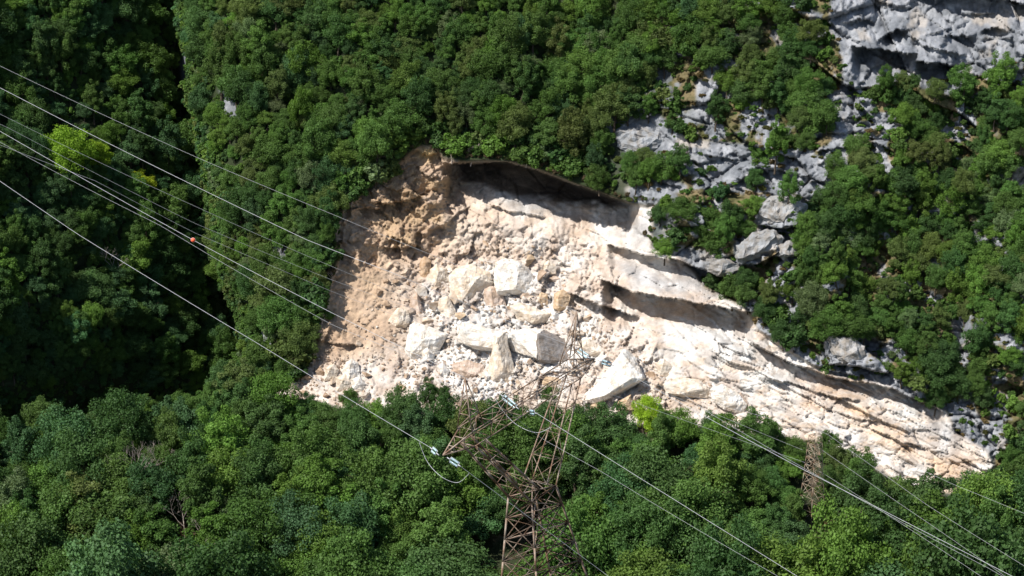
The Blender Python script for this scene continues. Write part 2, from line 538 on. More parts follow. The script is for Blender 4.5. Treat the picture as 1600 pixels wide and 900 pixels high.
gx = spaced(-700, 2300, [(-700, 240, 9), (240, 470, 4), (470, 1620, 1.8), (1620, 1e9, 12)])
gy = spaced(-330, 1050, [(-330, -20, 12), (-20, 160, 2.4), (160, 790, 1.7), (790, 1e9, 7)])
GX, GY = np.meshgrid(gx, gy)
GD, Z = land(GX, GY)
V = Parr(GX, GY, GD).reshape(-1, 3)
ny, nx = GX.shape
idx = np.arange(nx * ny).reshape(ny, nx)
Q = np.stack([idx[1:, :-1], idx[1:, 1:], idx[:-1, 1:], idx[:-1, :-1]], -1).reshape(-1, 4)
me = mesh_np('mountainside', V, Q)
GXL, GYL = gx.tolist(), gy.tolist()


def _grid(arr, x, y):
    i = min(max(bisect.bisect_right(GXL, x) - 1, 0), nx - 2)
    j = min(max(bisect.bisect_right(GYL, y) - 1, 0), ny - 2)
    fx = min(max((x - GXL[i]) / (GXL[i + 1] - GXL[i]), 0), 1)
    fy = min(max((y - GYL[j]) / (GYL[j + 1] - GYL[j]), 0), 1)
    return float((arr[j, i] * (1 - fx) + arr[j, i + 1] * fx) * (1 - fy) + (arr[j + 1, i] * (1 - fx) + arr[j + 1, i + 1] * fx) * fy)


def Dat(x, y): return _grid(GD, x, y)


def in_slide(x, y): return _grid(Z['sdl'], x, y)


SD_PATCH = np.full(GX.shape, -99.0)
SD_TR = np.full(GX.shape, -99.0)
for _p in PATCHES:
    _xs = [q[0] for q in _p]; _ys = [q[1] for q in _p]
    _m = (GX > min(_xs) - 20) & (GX < max(_xs) + 20) & (GY > min(_ys) - 20) & (GY < max(_ys) + 20)
    SD_PATCH[_m] = np.maximum(SD_PATCH[_m], sdist(GX[_m], GY[_m], _p))
    if _p is CLIFF_TR: SD_TR[_m] = sdist(GX[_m], GY[_m], _p)


def in_patch(x, y): return _grid(SD_PATCH, x, y)


def in_tr(x, y): return _grid(SD_TR, x, y)



def c3(r, g, b): return np.array([r, g, b])


def mixc(a, b, t): return a * (1 - t[..., None]) + b * t[..., None]


def bl(cx, cy, rx, ry, rot=0):
    c, s = math.cos(R(rot)), math.sin(R(rot))
    dx, dy = GX - cx, GY - cy
    return np.exp(-(((dx * c + dy * s) / rx) ** 2 + ((-dx * s + dy * c) / ry) ** 2))


nA = fbm(GX, GY, 60, 5, 201)
nB = fbm(GX, GY, 18, 4, 211)
nC = fbm(GX * .35 + GY * .2, GY, 9, 4, 221)
soil = np.broadcast_to(c3(.030, .042, .018), GX.shape + (3,))
cream = mixc(c3(.49, .375, .29), c3(.58, .48, .395), S(nA * 1.3 + nB * .5 + .5))
white = mixc(c3(.49, .445, .405), c3(.66, .64, .61), S(nB * 1.2 + .5))
tan = mixc(c3(.42, .295, .195), c3(.50, .37, .26), S(nA + nB * .6 + .5))
brown = mixc(c3(.30, .20, .12), c3(.47, .34, .215), S(nB * 1.4 + .5))
grey = mixc(c3(.16, .172, .19), c3(.31, .322, .345), S(nB * 1.2 + nA * .4 + .55))
bcol = cream
bcol = mixc(bcol, white, np.clip(Z['fan'] * (.35 + .8 * bl(760, 530, 170, 110)) + .5 * nB * Z['fan'], 0, 1))
sl_w = np.clip(.85 + 1.2 * nA + .5 * bl(1160, 560, 130, 70, 26) + .5 * bl(1430, 640, 60, 30, 30) - .6 * bl(1380, 690, 110, 26, 28) - .5 * bl(940, 410, 90, 45, 30), 0, 1)
bcol = mixc(bcol, white, Z['slab'] * sl_w)
bcol = mixc(bcol, np.broadcast_to(c3(.60, .40, .23), bcol.shape), np.clip(Z['slab'] * (.7 * bl(1400, 690, 90, 16, 28) + .6 * bl(1500, 700, 30, 16, 35) + .4 * bl(1350, 640, 70, 14, 24) + .4 * (nC > .15)) * .7, 0, 1))
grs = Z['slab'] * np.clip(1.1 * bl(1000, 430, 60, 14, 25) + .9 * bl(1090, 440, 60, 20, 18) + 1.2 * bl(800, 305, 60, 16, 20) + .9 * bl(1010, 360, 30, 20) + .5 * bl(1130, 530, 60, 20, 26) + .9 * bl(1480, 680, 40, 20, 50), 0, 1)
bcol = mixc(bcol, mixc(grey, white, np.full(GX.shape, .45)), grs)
left = Z['ins'] * S((700 - GX) / 120)
bcol = mixc(bcol, tan, np.clip(left * (.9 + .3 * nB) * S((600 - GY) / 90), 0, 1))
bcol = mixc(bcol, brown, np.clip(Z['ins'] * (1.15 * bl(665, 300, 62, 62) + .9 * bl(610, 320, 50, 34) + .8 * bl(640, 372, 50, 20) + .5 * bl(540, 545, 40, 22) + .3 * bl(560, 450, 40, 50)) * (.8 + .8 * nB), 0, 1))
rim_shade = Z['ins'] * S((1000 - GX) / 30) * S((GX - 700) / 30) * S((np.interp(GX, [690, 760, 840, 900, 1000], [290, 296, 318, 326, 330]) + 10 * nC - GY) / 14)  # dark soil under the rim, with the overhang's shadow band painted into it
bcol = mixc(bcol, mixc(c3(.045, .036, .03), c3(.115, .09, .07), S(nC + .5 - .6 * S((GX - 820) / 80))), rim_shade)
ochre = bl(668, 240, 18, 10)
bcol = mixc(bcol, np.broadcast_to(c3(.60, .42, .20), bcol.shape), np.clip(ochre * Z['ins'], 0, 1))
# outside the scar
pat = S((SD_PATCH + 7) / 8)
dry = mixc(c3(.085, .085, .035), c3(.20, .155, .085), S(nB * 1.4 + .45))
rightz = Z['cl']
stain = S((fbm(GX * 1.8, GY * .35, 16, 4, 231) - .05) / .4)
greyc = mixc(grey, np.broadcast_to(c3(.17, .18, .20), grey.shape), .65 * stain)
greyc = mixc(greyc, np.broadcast_to(c3(.44, .38, .31), grey.shape), .5 * S((fbm(GX, GY, 28, 3, 241) - .25) / .3))
outc = mixc(soil, mixc(greyc, dry, S((fbm(GX, GY, 26, 4, 251) + .10) / .2)), rightz)
outc = mixc(outc, greyc, np.clip(pat, 0, 1))
fg_soil = mixc(c3(.035, .045, .02), c3(.10, .08, .055), S((fbm(GX, GY, 40, 3, 261) - .1) / .3))
outc = mixc(outc, fg_soil, Z['wf'])
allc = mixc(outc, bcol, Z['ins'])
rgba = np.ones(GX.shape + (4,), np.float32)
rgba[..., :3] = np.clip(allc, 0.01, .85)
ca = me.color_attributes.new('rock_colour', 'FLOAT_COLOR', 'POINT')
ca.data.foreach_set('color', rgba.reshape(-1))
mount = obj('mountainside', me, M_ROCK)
tag(mount, 'steep limestone mountainside with pale rockfall scar in green forest', kind='structure')

# the knoll below the tall pylon (out of the picture, it carries the pylon)
PYL_D = 165.0
KN = P(835, 1085, PYL_D)
kx = np.linspace(-120, 120, 90); ky = np.linspace(-90, 110, 80)
KX, KY = np.meshgrid(kx, ky)
rr = np.hypot(KX / 1.25, KY)
KZ = -0.00 - 0.012 * rr ** 2 / (1 + rr / 90) - .0 + 1.2 * fbm(KX, KY, 16, 3, 301) * S(rr / 12)
KV = np.stack([KX + KN.x, KY + KN.y, KZ + KN.z], -1).reshape(-1, 3)
ki = np.arange(KX.size).reshape(KX.shape)
KQ = np.stack([ki[:-1, :-1], ki[:-1, 1:], ki[1:, 1:], ki[1:, :-1]], -1).reshape(-1, 4)
kme = mesh_np('hill', KV, KQ)
kc = kme.color_attributes.new('rock_colour', 'FLOAT_COLOR', 'POINT')
kc.data.foreach_set('color', np.tile(np.array([.07, .075, .035, 1], np.float32), KX.size))
tag(obj('hill', kme, M_ROCK), kind='structure')

# ------------------------------------------------------------------ trees
def crown_mesh(name, seed, n_clump, leaves, rx, rz, leaf, squash=1.0, openness=0.0):
    r = np.random.default_rng(seed)
    Vs = []; vary = []
    cl = []
    for k in range(n_clump):
        a = r.uniform(0, 2 * math.pi); el = math.asin(r.uniform(-.85, 1.0))
        q = r.uniform(.5, 1.0)
        c = np.array([math.cos(a) * math.cos(el) * rx * q, math.sin(a) * math.cos(el) * rx * q, math.sin(el) * rz * q])
        cl.append((c, rx * r.uniform(.13, .30), r.uniform(.82, 1.18)))
    cl.append((np.zeros(3), rx * .62, .8))
    wts = np.array([c[1] ** 2 for c in cl]); wts /= wts.sum()
    cnt = (wts * leaves).astype(int)
    for (c, cr, cv), n in zip(cl, cnt):
        d = r.normal(size=(n, 3)); d /= np.linalg.norm(d, axis=1)[:, None]
        lump = 1 + .20 * np.sin(d[:, 0] * 5 + seed) * np.sin(d[:, 1] * 6 + cv * 9) + .14 * np.sin(d[:, 2] * 9 + cv * 30) + .25 * r.normal(size=n) * .5
        rad = cr * lump * (1 - openness * .5 * r.random(n) ** 2 - .18 * r.random(n))
        p = c + d * rad[:, None] * np.array([1, 1, .9])
        nrm = d + r.normal(size=(n, 3)) * .8 + np.array([0, 0, .3])
        nrm /= np.linalg.norm(nrm, axis=1)[:, None]
        t = np.cross(nrm, r.normal(size=(n, 3))); t /= np.linalg.norm(t, axis=1)[:, None]
        b = np.cross(nrm, t)
        s = leaf * r.uniform(.55, 1.25, n)[:, None]
        asp = r.uniform(.5, .9, n)[:, None]
        quad = np.stack([p - t * s, p - b * s * asp, p + t * s, p + b * s * asp], 1)
        Vs.append(quad.reshape(-1, 3))
        vary.append(np.repeat(cv * r.uniform(.84, 1.16, n), 4))
    V = np.concatenate(Vs)
    me = mesh_np(name, V, np.arange(len(V)).reshape(-1, 4))
    at = me.attributes.new('leaf_vary', 'FLOAT', 'POINT')
    at.data.foreach_set('value', np.concatenate(vary).astype(np.float32))
    me.materials.append(M_LEAF)
    return me


def trunk_mesh(name, seed, h, r0, rx, deep=1.0):
    r = random.Random(seed)
    b = Bars()
    pts = [Vector((r.uniform(-.12, .12) * k, r.uniform(-.12, .12) * k, -deep + (h + deep) * k / 4)) for k in range(5)]
    b.tube(pts, [r0 * 1.25, r0, r0 * .8, r0 * .6, r0 * .3], 6)
    for k in range(6):
        a = k * 1.05 + r.uniform(-.3, .3)
        st = pts[2].lerp(pts[4], r.uniform(0, .8))
        e = st + Vector((math.cos(a) * rx * .7, math.sin(a) * rx * .7, r.uniform(.8, 1.8)))
        b.tube([st, st.lerp(e, .5) + Vector((0, 0, .25)), e], [r0 * .4, r0 * .25, r0 * .1], 5)
    me = mesh_np(name, [tuple(v) for v in b.V], b.F)
    me.materials.append(M_BARK)
    return me


TREES = []       # (crown mesh, trunk mesh, crown centre height, crown radius)
for k in range(9):
    rx = [3.0, 3.2, 2.8, 3.4, 3.0, 2.7, 3.3, 3.1, 2.9][k]
    rz = rx * [1.0, .9, 1.3, .95, 1.1, 1.5, .85, 1.05, 1.25][k]
    ch = [4.0, 3.8, 4.6, 3.9, 4.2, 5.0, 3.7, 4.3, 4.5][k]
    cm = crown_mesh('crown', 100 + k, [52, 60, 44, 66, 50, 40, 70, 55, 46][k], 17000, rx, rz, .105, openness=[.2, .1, .4, .2, .1, .5, .15, .3, .2][k])
    Vv = np.empty(len(cm.vertices) * 3, np.float32); cm.vertices.foreach_get('co', Vv)
    Vv = Vv.reshape(-1, 3); Vv[:, 2] += ch; cm.vertices.foreach_set('co', Vv.ravel()); cm.update()
    TREES.append((cm, trunk_mesh('trunk', 200 + k, ch, .2, rx), ch, rx))
SHRUBS = []
for k in range(5):
    rx = [1.5, 1.7, 1.35, 1.6, 1.45][k]
    rz = rx * [.8, .7, 1.0, .9, .75][k]
    cm = crown_mesh('crown', 300 + k, [18, 22, 16, 20, 24][k], 2600, rx, rz, .17, openness=.35)
    Vv = np.empty(len(cm.vertices) * 3, np.float32); cm.vertices.foreach_get('co', Vv)
    Vv = Vv.reshape(-1, 3); Vv[:, 2] += 1.3; cm.vertices.foreach_set('co', Vv.ravel()); cm.update()
    SHRUBS.append((cm, trunk_mesh('stem', 400 + k, 1.3, .07, rx, .3), 1.3, rx))

# leaf colours (real, unlit)
G_MID = (.080, .148, .036); G_DARK = (.060, .118, .036); G_BRIGHT = (.104, .184, .036); G_OLIVE = (.106, .148, .044)
G_BLUE = (.064, .132, .052); G_PALE = (.115, .165, .070); G_LIME = (.24, .34, .025); G_RUST = (.15, .10, .04)


def leafcol(px, py, r):
    n = float(fbm(np.array([px]), np.array([py]), 120, 2, 401)[0])
    x = r.random()
    if py > float(np.interp(px, YB_X, YB_Y)):
        names = [('mid green', G_MID, .36), ('dark green', G_DARK, .22), ('bright green', G_BRIGHT, .20), ('olive green', G_OLIVE, .06), ('bluish green', G_BLUE, .12), ('pale grey-green', G_PALE, .04)]
    elif px > 1150:
        names = [('mid green', G_MID, .40), ('dark green', G_DARK, .24), ('bright green', G_BRIGHT, .20), ('olive green', G_OLIVE, .11), ('pale grey-green', G_PALE, .03), ('rusty brown', G_RUST, .003)]
    elif px < 330:
        names = [('mid green', G_MID, .34), ('dark green', G_DARK, .34), ('bluish green', G_BLUE, .24), ('bright green', G_BRIGHT, .08)]
    else:
        names = [('mid green', G_MID, .38), ('dark green', G_DARK, .17), ('bright green', G_BRIGHT, .16), ('olive green', G_OLIVE, .15), ('bluish green', G_BLUE, .09), ('pale grey-green', G_PALE, .05)]
    x = min(.9999, max(0, x))
    acc = 0; tot = sum(n_[2] for n_ in names)
    for nm, c, w_ in names:
        acc += w_ / tot
        if x <= acc: break
    f = r.uniform(.86, 1.16) * (1 + .25 * n)
    return nm, tuple(v * 1.12 * f * r.uniform(.94, 1.06) for v in c)


def veg_ok(px, py):
    """is a crown centred here (photo pixel) wooded in the photograph?"""
    if in_slide(px, py) > (-20 if py < 330 and px > 690 else -9) and py < float(np.interp(px, YB_X, YB_Y)) + 6: return 0
    return 0 if in_patch(px, py) > (-13 if px < 500 else -5) else 1


def ordinal(n):
    w = ['first', 'second', 'third', 'fourth', 'fifth', 'sixth', 'seventh', 'eighth', 'ninth', 'tenth', 'eleventh', 'twelfth', 'thirteenth', 'fourteenth', 'fifteenth', 'sixteenth', 'seventeenth', 'eighteenth', 'nineteenth', 'twentieth']
    if n <= 20: return w[n - 1]
    suf = 'th' if 10 <= n % 100 <= 20 else {1: 'st', 2: 'nd', 3: 'rd'}.get(n % 10, 'th')
    return f'{n}{suf}'


def base_point(px, py, ch):
    """foot of a tree whose crown centre shows at (px, py)"""
    off = ch * CP / (500.0 / F)
    for f in (1.0, .7, .4, .15, 0):
        q = py + off * f
        if in_slide(px, q) < -2 or q > float(np.interp(px, YB_X, YB_Y)):
            break
    b = P(px, q, Dat(px, q))
    cpx, cpy, cD = project(b + Vector((0, 0, ch)))
    b.z += (cpy - py) * cD / F / CP
    return b


# --- sample the positions, photo outlines decide where wood stands
def darts(x0, x1, y0, y1, rad, cond, tries, r):
    cell = 12.0
    grid = {}
    out = []
    for _ in range(tries):
        x, y = r.uniform(x0, x1), r.uniform(y0, y1)
        rd = rad(x, y)
        if rd is None or rd <= 0: continue
        gx_, gy_ = int(x // 40), int(y // 40)
        ok = True
        for i in (-1, 0, 1):
            for j in (-1, 0, 1):
                for (a, b, c) in grid.get((gx_ + i, gy_ + j), ()):
                    if (a - x) ** 2 + (b - y) ** 2 < ((rd + c) * .5) ** 2:
                        ok = False; break
                if not ok: break
            if not ok: break
        if not ok or not cond(x, y): continue
        grid.setdefault((gx_, gy_), []).append((x, y, rd))
        out.append((x, y, rd))
    return out


rr_ = random.Random(11)


def yb_(x): return float(np.interp(x, YB_X, YB_Y))


OPG = fbm(GX, GY, 30, 3, 501)
OPEN = lambda x, y: _grid(OPG, x, y)
OPG2 = fbm(GX + 300, GY, 24, 3, 502)
OPENG = lambda x, y: _grid(OPG2, x - 300, y)
VRG = vnoise(GX / 60.0, GY / 60.0, 77) * 2 - .6
GAPS = [(1006, 668, 26), (975, 664, 18), (214, 762, 36), (292, 822, 48), (255, 735, 16), (1335, 835, 34), (1392, 818, 18), (320, 868, 16)]
# foreground wood
fg = darts(-60, 1660, 600, 935, lambda x, y: (20 if abs(x - 1267) < 75 and y < 880 else 27 + 24 * max(0, (y - 620) / 280) ** 1.2) if y > yb_(x) + (4 if x > 430 else -14) else None,
           lambda x, y: not any((x - a) ** 2 + (y - b) ** 2 < c * c for a, b, c in GAPS) and not (1236 < x < 1300 and 680 < y < 866) and not (1290 < x < 1325 and 775 < y < 835) and not (1325 < x < 1375 and 800 < y < 858) and ((x - 848) / 78) ** 2 + ((y - 850) / 62) ** 2 > 1 and ((x - 725) / 70) ** 2 + ((y - 862) / 30) ** 2 > 1, 22000, rr_)
# the upper wood and the left side of the ravine
def up_rad(x, y):
    if y > yb_(x) - 4: return None
    if x > 900 + (250 - y) * .9 and x > 930: return None
    return 17.5 + 5 * vr(x, y)


def vr(x, y): return _grid(VRG, x, y)


up = darts(-60, 1300, -60, 660, up_rad, lambda x, y: veg_ok(x, y), 30000, rr_)
# the right flank: scattered shrubs and low trees between outcrops
CLUMPS = [(1060, 330, 36), (1100, 350, 40), (1135, 340, 34), (1060, 370, 26), (1130, 385, 30), (1210, 480, 30), (1235, 520, 32), (1165, 450, 20), (1110, 436, 14), (1450, 580, 50), (1270, 560, 26), (1050, 185, 20),
          (1115, 170, 24), (960, 250, 40), (1000, 262, 24), (1250, 440, 50), (1380, 450, 80), (1560, 440, 70), (1560, 600, 50), (1330, 350, 60), (1400, 250, 70), (1560, 180, 50), (1180, 130, 40), (1250, 150, 40)]


def right_rad(x, y):
    if y > yb_(x) - 2 or not (x > 900 + (250 - y) * .9 and x > 930): return None
    return 16 + 7 * vr(x, y)


def right_ok(x, y):
    if not veg_ok(x, y): return 0
    for cx, cy, cr in CLUMPS:
        if (x - cx) ** 2 + (y - cy) ** 2 < cr * cr: return 1
    o = OPEN(x, y)
    lim = .18 if x > 1310 else -.02
    return o < lim


rt = darts(930, 1680, -50, 770, right_rad, right_ok, 26000, rr_)
print('counts fg', len(fg), 'upper', len(up), 'right', len(rt))

KEY = []   # trees named one by one: (px, py, radius scale, colour name, colour, proto, label)
KEY.append((112, 232, 2.1, (.20, .34, .035), 3, 'large lime-green tree glowing among dark woods left of the ravine'))
KEY.append((152, 240, 1.3, (.24, .36, .03), 0, 'yellow-green tree just right of the large lime tree'))
KEY.append((222, 282, 1.1, (.34, .42, .03), 4, 'small lime tree in the dark wood below the large lime one'))
KEY.append((296, 568, 1.25, G_BRIGHT, 1, 'bright green tree standing in the shadow beside the ravine mouth'))
KEY.append((310, 592, 1.0, G_BRIGHT, 6, 'lower bright green tree at the dark ravine mouth'))
KEY.append((1014, 646, 1.25, (.26, .40, .03), 3, 'lime bush-like tree under the big triangular boulder'))
KEY.append((668, 612, 1.15, G_DARK, 5, 'dark tree standing alone against the pale rubble'))
KEY.append((694, 622, .8, G_DARK, 2, 'smaller dark tree right beside the lone dark one on rubble'))
KEY.append((545, 622, .7, G_MID, 4, 'small green tree at the foot of the tan debris'))
KEY.append((862, 618, .8, G_MID, 7, 'green tree behind the tall pylon under the grey-faced boulder'))
KEY.append((1515, 768, 1.35, G_BLUE, 3, 'broad bluish-green tree at the low tip of the pale slab'))
KEY.append((1294, 694, .9, G_MID, 2, 'loose green tree standing behind the small pylon'))
KEY.append((1460, 580, 1.5, G_DARK, 0, 'large dark green tree leaning over the pale slab edge'))
KEY.append((1496, 600, 1.1, G_DARK, 7, 'dark tree just right of the large one over the slab'))
KEY.append((1070, 325, 1.25, G_MID, 1, 'leftmost tree of the dark clump above the pale slab'))
KEY.append((1110, 345, 1.3, G_MID, 3, 'middle tree of the dark clump above the pale slab'))
KEY.append((1142, 335, 1.25, G_DARK, 4, 'rightmost tree of the dark clump above the pale slab'))
KEY.append((1055, 368, 1.0, G_DARK, 7, 'lowest left tree of the dark clump above the slab'))
KEY.append((1120, 382, 1.05, G_MID, 8, 'lowest right tree of the dark clump above the slab'))
KEY.append((826, 96, 1.0, G_PALE, 3, 'pale grey-green tree high in the upper wood'))
KEY.append((1215, 492, 1.15, G_MID, 1, 'green tree above the notch in the slab overhang'))
KEY.append((1240, 530, 1.1, G_DARK, 8, 'dark tree hanging over the slab near the notch'))
KEY.append((1050, 186, .75, G_MID, 5, 'round green tree beside the grey upper slab'))
KEY.append((1118, 172, .95, G_DARK, 2, 'dark oval tree right of the grey upper slab'))


def near_rim(px, py): return py < float(np.interp(px, YB_X, YB_Y)) - 12 and in_slide(px, py + 48) > -4


def add_tree(px, py, sc, col, proto, label, group, rset=TREES, name='broadleaf_tree', cat='tree', pn=('trunk', 'crown')):
    if rset is TREES and name == 'broadleaf_tree' and near_rim(px, py):
        rset, proto, sc = SHRUBS, proto % 5, sc * 1.9
    cm, tm, ch, rx = rset[proto]
    loc = base_point(px, py, ch * sc)
    e = empty(name, loc)
    e.rotation_euler.z = random.uniform(0, 6.28)
    s = sc
    e.rotation_euler.x = random.gauss(0, .09)
    e.scale = (s * random.uniform(.85, 1.25), s * random.uniform(.85, 1.15), s * random.uniform(.82, 1.25))
    t = obj(pn[0], tm, None, e)
    c = obj(pn[1], cm, None, e)
    c['leaf_colour'] = [float(v) for v in col]
    tag(e, label, cat, group)
    return e


def near_key(x, y, rad=1.0):
    for k in KEY:
        if (k[0] - x) ** 2 + (k[1] - y) ** 2 < (k[2] * 22 * rad) ** 2: return True
    return False


for (x, y, sc, c, pr, lab) in KEY:
    add_tree(x, y, sc, c, pr, lab, 'trees that stand out by colour or place')

# foreground trees one by one: up to 276 largest in view (24 are the key trees)
fg = [t for t in fg if not near_key(t[0], t[1], .8)]
fg.sort(key=lambda t: -t[1])
inview = [t for t in fg if -25 < t[0] < 1625 and t[1] < 925]
single = inview[:274]
rest_fg = [t for t in fg if t not in set(single)]
band = 34
rows = {}
for t in single:
    rows.setdefault(int((925 - t[1]) // band), []).append(t)
for rk in sorted(rows):
    for i, (x, y, rd) in enumerate(sorted(rows[rk])):
        nm, c = leafcol(x, y, random)
        rowname = 'bottom row' if rk == 0 else f'{ordinal(rk + 1)} row up'
        pr = random.randrange(9)
        sc = rd / 20.5 * random.choice([.8, .95, 1.1, 1.2, 1.4])
        add_tree(x, y, sc, c, pr, f'{nm} tree, {ordinal(i + 1)} from the left in the {rowname} of the lower wood', 'trees of the lower wood')

# shrubs of the right flank, one by one up to 290
rt = [t for t in rt if not near_key(t[0], t[1], .8)]
vis = [t for t in rt if t[0] < 1612 and t[1] > -12]
vis.sort(key=lambda t: -t[2])
sh_single = vis[:290]
sh_rest = [t for t in rt if t not in set(sh_single)]
rows = {}
for t in sh_single:
    rows.setdefault(int(max(0, t[1] + 12) // 40), []).append(t)
for rk in sorted(rows):
    for i, (x, y, rd) in enumerate(sorted(rows[rk])):
        nm, c = leafcol(x, y, random)
        rowname = 'top row' if rk == 0 else f'{ordinal(rk + 1)} row down'
        if rd > 17.5:
            pr = random.randrange(9)
            e = add_tree(x, y, rd / 20.5 * .92 * random.uniform(.9, 1.25), c, pr, f'{nm} shrub, {ordinal(i + 1)} from the left in the {rowname} of the rocky flank', 'shrubs on the rocky flank', name='shrub', cat='shrub', pn=('stem', 'crown'))
        else:
            pr = random.randrange(5)
            e = add_tree(x, y, rd / 20.5 * 1.75, c, pr, f'{nm} shrub, {ordinal(i + 1)} from the left in the {rowname} of the rocky flank', 'shrubs on the rocky flank', SHRUBS, 'shrub', 'shrub', ('stem', 'crown'))


# --- the mass of the wood: one object, trees set on points
def proto_collection(name, protos):
    c = bpy.data.collections.new(name)
    for k, (cm, tm, ch, rx) in enumerate(protos):
        bm = bmesh.new()
        bm.from_mesh(cm)
        nv = len(bm.faces)
        bm.from_mesh(tm)
        bm.faces.ensure_lookup_table()
        for f in bm.faces[nv:]: f.material_index = 1
        m = bpy.data.meshes.new(f'tree_shape_{k:02d}')
        bm.to_mesh(m); bm.free()
        m.materials.append(M_LEAF); m.materials.append(M_BARK)
        o = bpy.data.objects.new(f'tree_shape_{k:02d}', m)
        c.objects.link(o)
    return c


def scatter(name, items, coll, label, cat_=None):
    """items: (loc, rotz, scale, proto, colour, tilt)"""
    me = bpy.data.meshes.new(name)
    n = len(items)
    me.vertices.add(n)
    me.vertices.foreach_set('co', np.array([tuple(i[0]) for i in items], np.float32).ravel())
    for nm, ty, arr in (('rotv', 'FLOAT_VECTOR', [(i[5] if len(i) > 5 else 0, 0, i[1]) for i in items]), ('scl', 'FLOAT_VECTOR', [tuple(i[2]) for i in items]),
                        ('leaf_colour', 'FLOAT_VECTOR', [i[4] for i in items]), ('rock_colour', 'FLOAT_VECTOR', [i[4] for i in items])):
        a = me.attributes.new(nm, ty, 'POINT')
        a.data.foreach_set('vector', np.array(arr, np.float32).ravel())
    a = me.attributes.new('pick', 'INT', 'POINT')
    a.data.foreach_set('value', np.array([i[3] for i in items], np.int32))
    o = obj(name, me)
    ng = bpy.data.node_groups.new(name + '_nodes', 'GeometryNodeTree')
    ng.interface.new_socket('Geometry', in_out='INPUT', socket_type='NodeSocketGeometry')
    ng.interface.new_socket('Geometry', in_out='OUTPUT', socket_type='NodeSocketGeometry')
    N, L = ng.nodes, ng.links
    gi, go = N.new('NodeGroupInput'), N.new('NodeGroupOutput')
    mp = N.new('GeometryNodeMeshToPoints')
    ip = N.new('GeometryNodeInstanceOnPoints')
    ci = N.new('GeometryNodeCollectionInfo')
    ci.inputs['Collection'].default_value = coll
    ci.inputs['Separate Children'].default_value = True
    ci.inputs['Reset Children'].default_value = True
    ip.inputs['Pick Instance'].default_value = True

    def na(nm, ty):
        q = N.new('GeometryNodeInputNamedAttribute'); q.data_type = ty; q.inputs['Name'].default_value = nm
        return [s for s in q.outputs if s.enabled and s.name == 'Attribute'][0]
    L.new(gi.outputs[0], mp.inputs[0]); L.new(mp.outputs[0], ip.inputs['Points'])
    L.new(ci.outputs[0], ip.inputs['Instance'])
    L.new(na('pick', 'INT'), ip.inputs['Instance Index'])
    L.new(na('rotv', 'FLOAT_VECTOR'), ip.inputs['Rotation'])
    L.new(na('scl', 'FLOAT_VECTOR'), ip.inputs['Scale'])
    L.new(ip.outputs[0], go.inputs[0])
    md = o.modifiers.new('scatter', 'NODES'); md.node_group = ng
    tag(o, label, cat_, kind='stuff')
    return o


ALLP = TREES + SHRUBS
pc_trees = proto_collection('tree_shapes', ALLP)
pc_shrubs = proto_collection('shrub_shapes', SHRUBS)
items = []
up = [t for t in up if not near_key(t[0], t[1], 1.0)]
for (x, y, rd) in up + rest_fg:
    pr = random.randrange(9)
    sc = rd / 20.5 * 1.12 * random.choice([.65, .8, .95, 1.05, 1.3])
    nm, c = leafcol(x, y, random)
    if near_rim(x, y):
        pr = 9 + pr % 5; sc *= 1.9
    b = base_point(x, y, ALLP[pr][2] * sc)
    items.append((b, random.uniform(0, 6.28), (sc * random.uniform(.85, 1.3), sc * random.uniform(.85, 1.15), sc * random.uniform(.8, 1.35)), pr, c, random.gauss(0, .12)))
scatter('forest', items, pc_trees, 'dense broadleaf wood covering the upper mountainside and ravine')
print('forest', len(items))

# low growth: dry tufts and small bushes between the outcrops and the trees
items = []
for (x, y, rd) in sh_rest:
    nm, c = leafcol(x, y, random)
    pr = random.randrange(5); sc = rd / 20.5
    items.append((base_point(x, y, 1.3 * sc), random.uniform(0, 6.28), (sc,) * 3, pr, c))
low = darts(930, 1690, -50, 800, lambda x, y: (8.0 + 7 * random.random()) if (x > 900 + (250 - y) * .9 or y > 250) else None,
            lambda x, y: y < yb_(x) and in_slide(x, y) < -2 and in_tr(x, y) < 0 and OPENG(x + 300, y) < (-.32 if in_patch(x, y) > 0 else .12), 26000, rr_)
for (x, y, rd) in low:
    k = random.random()
    c = (.16, .12, .055) if k < .22 else (.10, .105, .035) if k < .55 else G_MID if k < .8 else G_BRIGHT
    f = random.uniform(.7, 1.2)
    sc = random.uniform(.3, .8)
    items.append((P(x, y, Dat(x, y)) - Vector((0, 0, .5 * sc)), random.uniform(0, 6.28), (sc * random.uniform(.8, 1.6), sc, sc * random.uniform(.45, .8)), random.randrange(5), tuple(v * f for v in c)))
for _ in range(4200):
    x, y = random.uniform(-60, 1250), random.uniform(-60, 640)
    if y > yb_(x) - 2 or x > 930 + max(0, (250 - y) * .9) or in_slide(x, y) > -4 or in_patch(x, y) > 2: continue
    nm, c = leafcol(x, y, random)
    sc = random.uniform(.6, 1.15)
    items.append((P(x, y, Dat(x, y)) - Vector((0, 0, .5)), random.uniform(0, 6.28), (sc,) * 3, random.randrange(5), c))
for _ in range(700):
    y = random.uniform(-60, 640); x = float(np.interp(y, XR_Y, XR_X)) + random.uniform(-2, 26)
    if in_patch(x, y) > 0: continue
    nm, c = leafcol(x + 40, y, random)
    sc = random.uniform(.9, 1.7)
    items.append((P(x, y, Dat(x, y) - .5), random.uniform(0, 6.28), (sc,) * 3, random.randrange(5), c))
